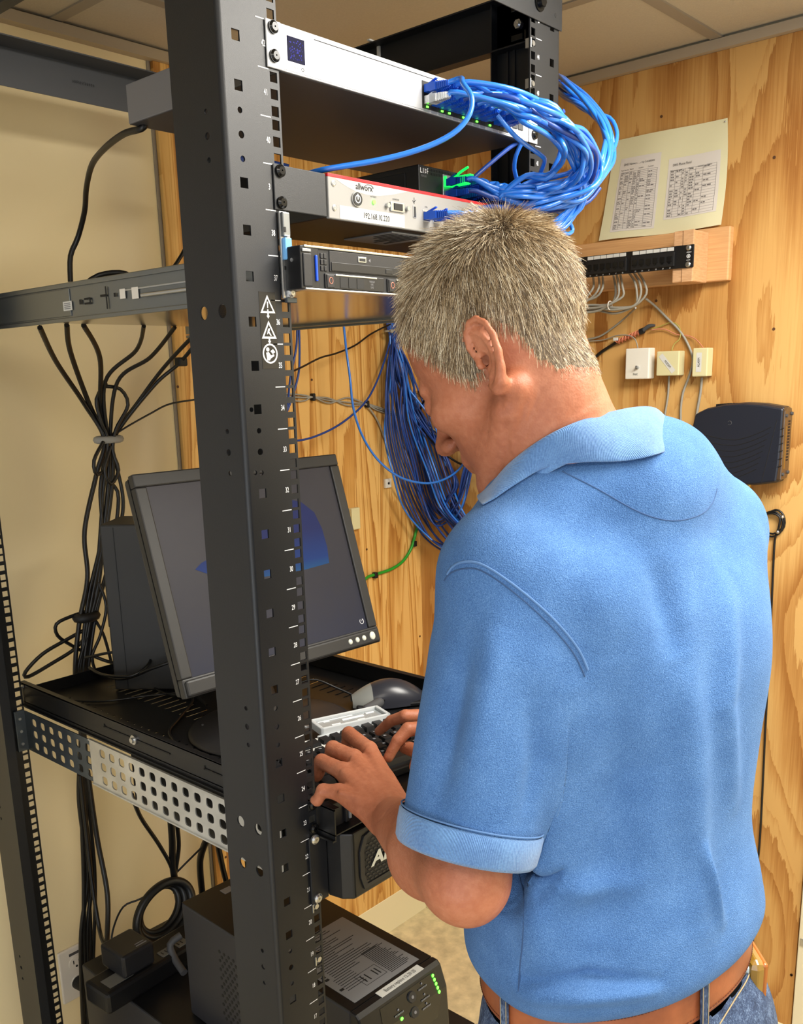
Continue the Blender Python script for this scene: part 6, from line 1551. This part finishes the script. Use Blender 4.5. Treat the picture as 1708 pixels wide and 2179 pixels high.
# ---- polo shirt
S = Field((-160, -580, 835), (480, -60, 1500), 3.0)
def torso(Fd, keys, k=0):
    q = Fd.block((-200, -620, keys[0][0]-10), (500, 0, keys[-1][0]+10)); sl, X, Y, Z = q
    z = np.array([a[0] for a in keys]); zz = Z.ravel()
    a_ = smooth1(zz, z, [q[1] for q in keys])[None, None, :]; b_ = smooth1(zz, z, [q[2] for q in keys])[None, None, :]
    ox = smooth1(zz, z, [q[3] for q in keys])[None, None, :]; oy = smooth1(zz, z, [q[4] for q in keys])[None, None, :]
    t = (Z-905)/440.; cx = WAIST[0]+(SM[0]-WAIST[0])*t; cy = WAIST[1]+(SM[1]-WAIST[1])*t
    u = (X-cx)*Rt[0]+(Y-cy)*Rt[1]-ox; v = (X-cx)*Fw[0]+(Y-cy)*Fw[1]-oy
    e = 2.3; d = ((np.abs(u)/a_)**e+(np.abs(v)/b_)**e)**(1/e)-1; d = d*np.minimum(a_, b_)
    d = np.maximum(d, np.maximum(keys[0][0]-Z, Z-keys[-1][0])); Fd.put(sl, d, k, False)
def smooth1(x, xs, ys):
    xs = np.array(xs, float); ys = np.array(ys, float); P = smooth_path(np.stack([xs, ys, ys*0], 1), per=12); o = np.argsort(P[:, 0]); return np.interp(x, P[o, 0], P[o, 1])
torso(S, TORSO)
nb = NK1-UP*18
for c_ in TRAPS: S.cone(dp(*c_[0]), dp(*c_[1]), c_[2], c_[3], c_[4])
S.cone(NK1-UP*46, NK1+UP*2, 76, 71, 20)
S.cone(nb-UP*14, SH_L-Rt*-4, 60, 52, 34); S.cone(nb-UP*14, SH_R-Rt*4, 60, 52, 34); S.cone(nb+Fw*-6-UP*22, nb-UP*70-Fw*20, 74, 96, 34)
S.cone(SH_L-UP*20-Fw*34+Rt*44, SH_L-UP*120-Fw*40+Rt*60, 52, 50, 30); S.cone(SH_R-UP*20-Fw*34-Rt*44, SH_R-UP*120-Fw*40-Rt*60, 52, 50, 30)
SL1 = dp(1072, 1400, 832); SL2 = dp(990, 1808, 822)
S.cone(SH_L, SL1, 57, 64, 22); S.cone(SL1, SL2, 65, 61, 6)
SR2 = A3(402, -268, 1130)
S.cone(SH_R, SR2, 57, 62, 22)
# cut both sleeves off square and hollow them
for (p0, p1, r) in ((SL1, SL2, 60), (SH_R, SR2, 60)):
    ax_ = nrm(p1-p0); q = S.block(p1-100, p1+100); sl, X, Y, Z = q
    pl_ = (X-p1[0])*ax_[0]+(Y-p1[1])*ax_[1]+(Z-p1[2])*ax_[2]
    rr_ = np.sqrt((X-p1[0])**2+(Y-p1[1])**2+(Z-p1[2])**2)
    S.D[sl] = np.where(rr_ < 92, np.maximum(S.D[sl], np.where(pl_ > -40, pl_, -99)), S.D[sl])
    S.cone(p1-ax_*26, p1+ax_*30, r-6, r-4, 2, True)
SV, SF = S.mesh(); SV = tilted(relax(SV, SF, 3))
# folds: shallow ridges and valleys following the pull of the cloth
TR_ = bvh(SV, SF)
SN = normals(SV, SF); disp = np.zeros(len(SV))
for amp, w, pts in FOLDS:
    H = [hit(*p) for p in pts]; H = [h for h in H if h is not None]
    best = np.full(len(SV), 1e9); tt = np.zeros(len(SV))
    for i in range(len(H)-1):
        d, t = seg_d(SV, H[i], H[i+1]); m = d < best; best[m] = d[m]; tt[m] = (i+t[m])/(len(H)-1)
    disp += amp*np.exp(-(best/w)**2)*np.sin(np.pi*np.clip(tt*.9+.05, 0, 1))**.6
from mathutils import noise as mn
ns = np.array([mn.noise(Vector((p[0]*.011, p[1]*.011, p[2]*.006))) for p in SV[::1]]) if len(SV) < 400000 else 0
disp += 2.4*ns
SV = SV+SN*(disp*1.9)[:, None]; SV = relax(SV, SF, 1)
TR_ = bvh(SV, SF)
fb_ = NT('blue_pique'); vv = fb_.coords()
c1 = fb_.noise(vv, 1150, 2, .6); c2 = fb_.noise(vv, 26, 3)
fb_.l(fb_.ramp(fb_.math('ADD', fb_.math('MULTIPLY', c1, .70), fb_.math('MULTIPLY', c2, .22)), [(.34, (58, 93, 143)), (.5, (77, 115, 167)), (.66, (103, 142, 191))]), fb_.b.inputs['Base Color'])
fb_.b.inputs['Roughness'].default_value = .92; fb_.b.inputs['Sheen Weight'].default_value = .12; fb_.b.inputs['Sheen Tint'].default_value = srgb((170, 200, 235)); fb_.b.inputs['Specular IOR Level'].default_value = .15
vo = fb_.n('ShaderNodeTexVoronoi'); fb_.l(vv, vo.inputs['Vector']); vo.inputs['Scale'].default_value = 800
fb_.bump(fb_.math('ADD', vo.outputs['Distance'], fb_.math('MULTIPLY', fb_.noise(vv, 200, 4), .9)), .5, .0009)
shirt = fast('polo_shirt', SV, SF, fb_.m, man)
stitch = mat('seam_thread', (84, 120, 168), .9); rib = NT('ribbed_knit'); vv = rib.coords()
rib.b.inputs['Base Color'].default_value = srgb((96, 148, 214)); rib.b.inputs['Roughness'].default_value = .95; rib.b.inputs['Sheen Weight'].default_value = .3
def seam(name, px, off, r, m, n=5):
    P = [p for p in smooth_path([(x, y, 0) for x, y in px], per=7)]; o = []
    for p in P:
        h = TR_.ray_cast(Vector(CAM_P), Vector(ray(p[0], p[1])).normalized())
        if h[0] is not None: o.append(np.array(h[0])+np.array(h[1])*off)
    if len(o) < 4: return
    o = np.array(o)
    for _ in range(2): o[1:-1] = (o[:-2]+o[1:-1]*2+o[2:])/4
    return build(name, MB().tube(o, r, n, 1), m, shirt)
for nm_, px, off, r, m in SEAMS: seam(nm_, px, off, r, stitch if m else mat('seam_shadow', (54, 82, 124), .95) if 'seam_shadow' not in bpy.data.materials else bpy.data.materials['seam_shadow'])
# collar: stand inside, fold, flap outside
COLL = [((1020, 1052), (1030, 1075), 915, 912), ((1046, 1030), (1056, 1060), 893, 886), ((1085, 985), (1098, 1032), 868, 858), ((1150, 936), (1162, 996), 846, 830), ((1220, 901), (1240, 985), 838, 816), ((1300, 877), (1330, 982), 844, 822), ((1360, 866), (1402, 966), 866, 846), ((1394, 869), (1440, 948), 893, 884), ((1398, 884), (1436, 938), 930, 940), ((1350, 905), (1376, 950), 965, 985), ((1270, 940), (1270, 985), 985, 1010), ((1190, 990), (1180, 1030), 985, 1005), ((1120, 1040), (1108, 1070), 965, 975), ((1080, 1075), (1070, 1100), 945, 950)]
TB_ = bvh(bodyo_V, bodyo_F)
def snap(px, t, off, use):
    p = dp(px[0], px[1], t)
    if not use: return p
    o = []
    for tr in (TR_, TB_):
        h = hit(px[0], px[1], tr)
        if h is not None: o.append(float((h-CAM_P) @ -CR[:, 2]))
    return dp(px[0], px[1], min([t]+[x-off for x in o if abs(x-t) < 90]))
tp = smooth_path([snap(a, t, 3, 1 <= i <= 6) for i, (a, b, t, u) in enumerate(COLL)], per=6); bt = smooth_path([snap(b, u, 4, i <= 6) for i, (a, b, t, u) in enumerate(COLL)], per=6)
nc = NK1; rows_ = []
for T_, B_ in zip(tp, bt):
    inw = (nc-T_); inw[2] = 0; inw = nrm(inw)
    rows_.append([T_+inw*5-UP*34, T_+inw*4-UP*14, T_+inw*2.6-UP*3, T_+inw*.8+UP*.2, T_-inw*1.8-UP*1.6, T_+(B_-T_)*.3-inw*3.5, T_+(B_-T_)*.65-inw*3.4, B_-inw*1.5])
mb = MB(); w = len(rows_[0]); mb.add([p for r_ in rows_ for p in r_], [(i*w+k, i*w+k+1, (i+1)*w+k+1, (i+1)*w+k) for i in range(len(rows_)-1) for k in range(w-1)], True)
wv = rib.n('ShaderNodeTexWave', wave_type='BANDS', bands_direction='X'); rib.l(vv, wv.inputs['Vector']); wv.inputs['Scale'].default_value = 260; wv.inputs['Distortion'].default_value = 1.2
rib.bump(rib.math('ADD', wv.outputs['Fac'], rib.noise(vv, 700, 3)), .45, .0009)
rib.l(rib.ramp(rib.math('ADD', rib.math('MULTIPLY', rib.noise(vv, 600, 3), .6), rib.math('MULTIPLY', rib.noise(vv, 30, 2), .4)), [(.3, (68, 104, 156)), (.7, (102, 144, 192))]), rib.b.inputs['Base Color'])
col_ = build('collar', mb, rib.m, shirt); so = col_.modifiers.new('t', 'SOLIDIFY'); so.thickness = .0026; so.offset = 0; sb = col_.modifiers.new('s', 'SUBSURF'); sb.levels = 1; sb.render_levels = 2
# ribbed cuffs
for (p0, p1, r) in ((SL1, SL2, 62.5), (SH_R, SR2, 62.5)):
    ax_ = nrm(p1-p0); a_ = nrm(np.cross(ax_, UP)); b_ = np.cross(ax_, a_); mb = MB(); n = 64; pr = [(-27, r+1.0), (-25, r+2.6), (-14, r+2.4), (-2, r+1.2), (1.5, r-1), (0, r-3.5), (-12, r-4.5)]
    v = [p1+ax_*o+(a_*math.cos(2*math.pi*k/n)+b_*math.sin(2*math.pi*k/n))*q for o, q in pr for k in range(n)]
    mb.add(v, [(i*n+k, i*n+(k+1) % n, (i+1)*n+(k+1) % n, (i+1)*n+k)[::-1] for i in range(len(pr)-1) for k in range(n)], True)
    build('sleeve_cuff', mb, rib.m, shirt)
    mb = MB(); mb.tube([p1-ax_*29+(a_*math.cos(t)+b_*math.sin(t))*(r+1.4) for t in np.linspace(0, 2*math.pi, 60, False)], .8, 5, 1, closed=True); build('cuff_stitching', mb, stitch, shirt)
# ---- belt, jeans, shoes
def ringpt(z, th, a, b, ox=0, oy=0):
    t = (z-905)/440.; c = WAIST+(SM-WAIST)*A3(1, 1, 0)*max(t, -.3); e = 2.2
    cs, sn_ = math.cos(th), math.sin(th); u = math.copysign(abs(cs)**(2/e), cs)*a; v = math.copysign(abs(sn_)**(2/e), sn_)*b
    return tilted(A3(c[0], c[1], z)+Rt*(u+ox)+Fw*(v+oy))
J = Field((-120, -580, -92), (330, -120, 900), 5.0)
BZ0, BZ1, BA, BB = BELT
JK = [(BZ0-400, 150, 118, 0, 0), (BZ0-130, BA+16, BB+12, 0, -4), (BZ0-60, BA+12, BB+14, 0, -6), (BZ0-10, BA+1, BB+2, 0, 0), (BZ0+14, BA-1, BB-1, 0, 0), (BZ0+30, BA-3, BB-3, 0, 0)]
torso(J, [(BZ0-200,)+JK[1][1:]]+JK[2:], 0)
C0 = A3(WAIST[0]-5, WAIST[1], 0)
for s in (-1, 1):
    hip = C0+Rt*s*82+UP*(BZ0-140); kn = C0+Rt*s*95+Fw*14+UP*380; an = C0+Rt*s*105+UP*(-30)
    J.cone(hip, kn, 98, 72, 30); J.cone(kn, an, 70, 58, 16); J.cone(hip-Fw*20, hip-Fw*26+UP*30, 100, 96, 30)
JV, JF = J.mesh(); JV = relax(JV, JF, 2); JV = np.where(JV[:, 2:] > 650, tilted(JV), JV)
dn = NT('blue_denim'); vv = dn.coords(); tcx = dn.noise(dn.coords((900, 900, 160)), 1, 3, .7); tcy = dn.noise(vv, 60, 4, .6)
dn.l(dn.ramp(dn.math('ADD', dn.math('MULTIPLY', tcx, .6), dn.math('MULTIPLY', tcy, .4)), [(.36, (26, 38, 62)), (.5, (48, 66, 98)), (.64, (110, 130, 160))]), dn.b.inputs['Base Color']); dn.b.inputs['Roughness'].default_value = .9; dn.bump(tcx, .5, .001)
jeans = fast('jeans', JV, JF, dn.m, man)
TJ = bvh(JV, JF)
thread = mat('denim_stitch', (168, 150, 116), .8)
lea = NT('brown_leather'); vv = lea.coords(); lea.l(lea.ramp(lea.noise(vv, 25, 4), [(.3, (120, 62, 34)), (.7, (164, 92, 54))]), lea.b.inputs['Base Color']); lea.b.inputs['Roughness'].default_value = .42; lea.bump(lea.noise(vv, 500, 3), .2, .0005)
n = 96; mb = MB(); pr = [(BZ0, 0), (BZ0-.6, 3.2), (BZ0+2, 4.2), (BZ1-2, 4.2), (BZ1+.6, 3.2), (BZ1, 0)]
v = [ringpt(z, 2*math.pi*k/n, BA+3+o, BB+3+o) for z, o in pr for k in range(n)]
mb.add(v, [(i*n+k, i*n+(k+1) % n, (i+1)*n+(k+1) % n, (i+1)*n+k) for i in range(len(pr)-1) for k in range(n)], True)
belt = build('belt', mb, lea.m, man, label='brown leather belt with darker stitching')
for zz in (BZ0+4.5, BZ1-4.5):
    mb = MB()
    for k in range(260):
        t0, t1 = 2*math.pi*k/260, 2*math.pi*(k+.6)/260; mb.tube([ringpt(zz, t0, BA+7.4, BB+7.4), ringpt(zz, t1, BA+7.4, BB+7.4)], .55, 4, 1, caps=False)
    build('belt_stitching', mb, mat('belt_thread', (92, 44, 24), .7) if 'belt_thread' not in bpy.data.materials else bpy.data.materials['belt_thread'], belt, kind='stuff')
for th in LOOPS:
    tn = nrm(ringpt(BZ0, th+.03, BA, BB)-ringpt(BZ0, th-.03, BA, BB)); ot = nrm(np.cross(tn, UP)); mb = MB(); pts = [(BZ0-20, 3), (BZ0-12, 6.5), (BZ0-4, 9.5), (BZ1+2, 9.5), (BZ1+6, 6)]
    v = []
    for z, o in pts:
        for s, oo in ((-5.5, 0), (5.5, 0), (5.5, 2), (-5.5, 2)): v.append(ringpt(z, th, BA+o+oo, BB+o+oo)+tn*s)
    mb.add(v, [(i*4+k, i*4+(k+1) % 4, (i+1)*4+(k+1) % 4, (i+1)*4+k)[::-1] for i in range(len(pts)-1) for k in range(4)]+[(0, 1, 2, 3), (19, 18, 17, 16)])
    lo_ = build('belt_loop', mb, dn.m, jeans)
    mb = MB()
    for s in (-4, 4): mb.tube([ringpt(z, th, BA+o+2.4, BB+o+2.4)+tn*s for z, o in pts], .5, 4, 1)
    build('loop_stitching', mb, thread, lo_)
def jseam(px, r=.8, off=.6):
    P = smooth_path([(x, y, 0) for x, y in px], per=6); o = []
    for p in P:
        h = TJ.ray_cast(Vector(CAM_P), Vector(ray(p[0], p[1])).normalized())
        if h[0] is not None: o.append(np.array(h[0])+np.array(h[1])*off)
    if len(o) > 3: build('pocket_stitching', MB().tube(np.array(o), r, 5, 1), thread, jeans)
for q in JSEAMS: jseam(q)
for s in (-1, 1):
    an = C0+Rt*s*105; mb = MB()
    T_ = [(-95, 34, 40), (-80, 40, 60), (-30, 40, 78), (20, 42, 62), (80, 50, 42), (140, 48, 34), (165, 30, 26)]
    n = 16; v = []
    for f_, w_, h_ in T_:
        for k in range(n):
            t = math.pi*2*k/n; zz = max(0, .5+.5*math.sin(t))*h_
            v.append(an+Fw*f_+Rt*w_*math.cos(t)+UP*(FLOOR+2+zz))
    mb.add(v, [(i*n+k, i*n+(k+1) % n, (i+1)*n+(k+1) % n, (i+1)*n+k) for i in range(len(T_)-1) for k in range(n)], True); mb.add(v[:n], [tuple(range(n-1, -1, -1))]); mb.add(v[-n:], [tuple(range(n))])
    build('shoe', mb, mat('brown_shoe', (72, 48, 34), .5) if 'brown_shoe' not in bpy.data.materials else bpy.data.materials['brown_shoe'], man)
# ---- phone in an amber case clipped at the right hip
ph_o = dp(1584, 2064, PHONE_T); t_ = nrm(CR[:, 0]*A3(1, 1, 0)); ph_f = nrm(CR[:, 2]*A3(-1, -1, 0))
phn = thing('mobile_phone', 'mobile phone in a worn amber case clipped at the man\'s right hip', 'phone', tuple(ph_o-UP*40), rot=math.atan2(t_[1], t_[0]))
build('case', MB().box(-9, 9, -36, 36, -12, 72, 8), mat('amber_case', (138, 104, 34), .3, coat=.4), phn, local=True)
build('case_rim', MB().box(5, 12, -33, 33, -8, 69, 3), mat('amber_rim', (160, 92, 34), .35), phn, local=True)
build('phone_body', MB().box(-12, -7, -32, 32, -4, 66, 3), mat('phone_white', (196, 214, 222), .2), phn, local=True)
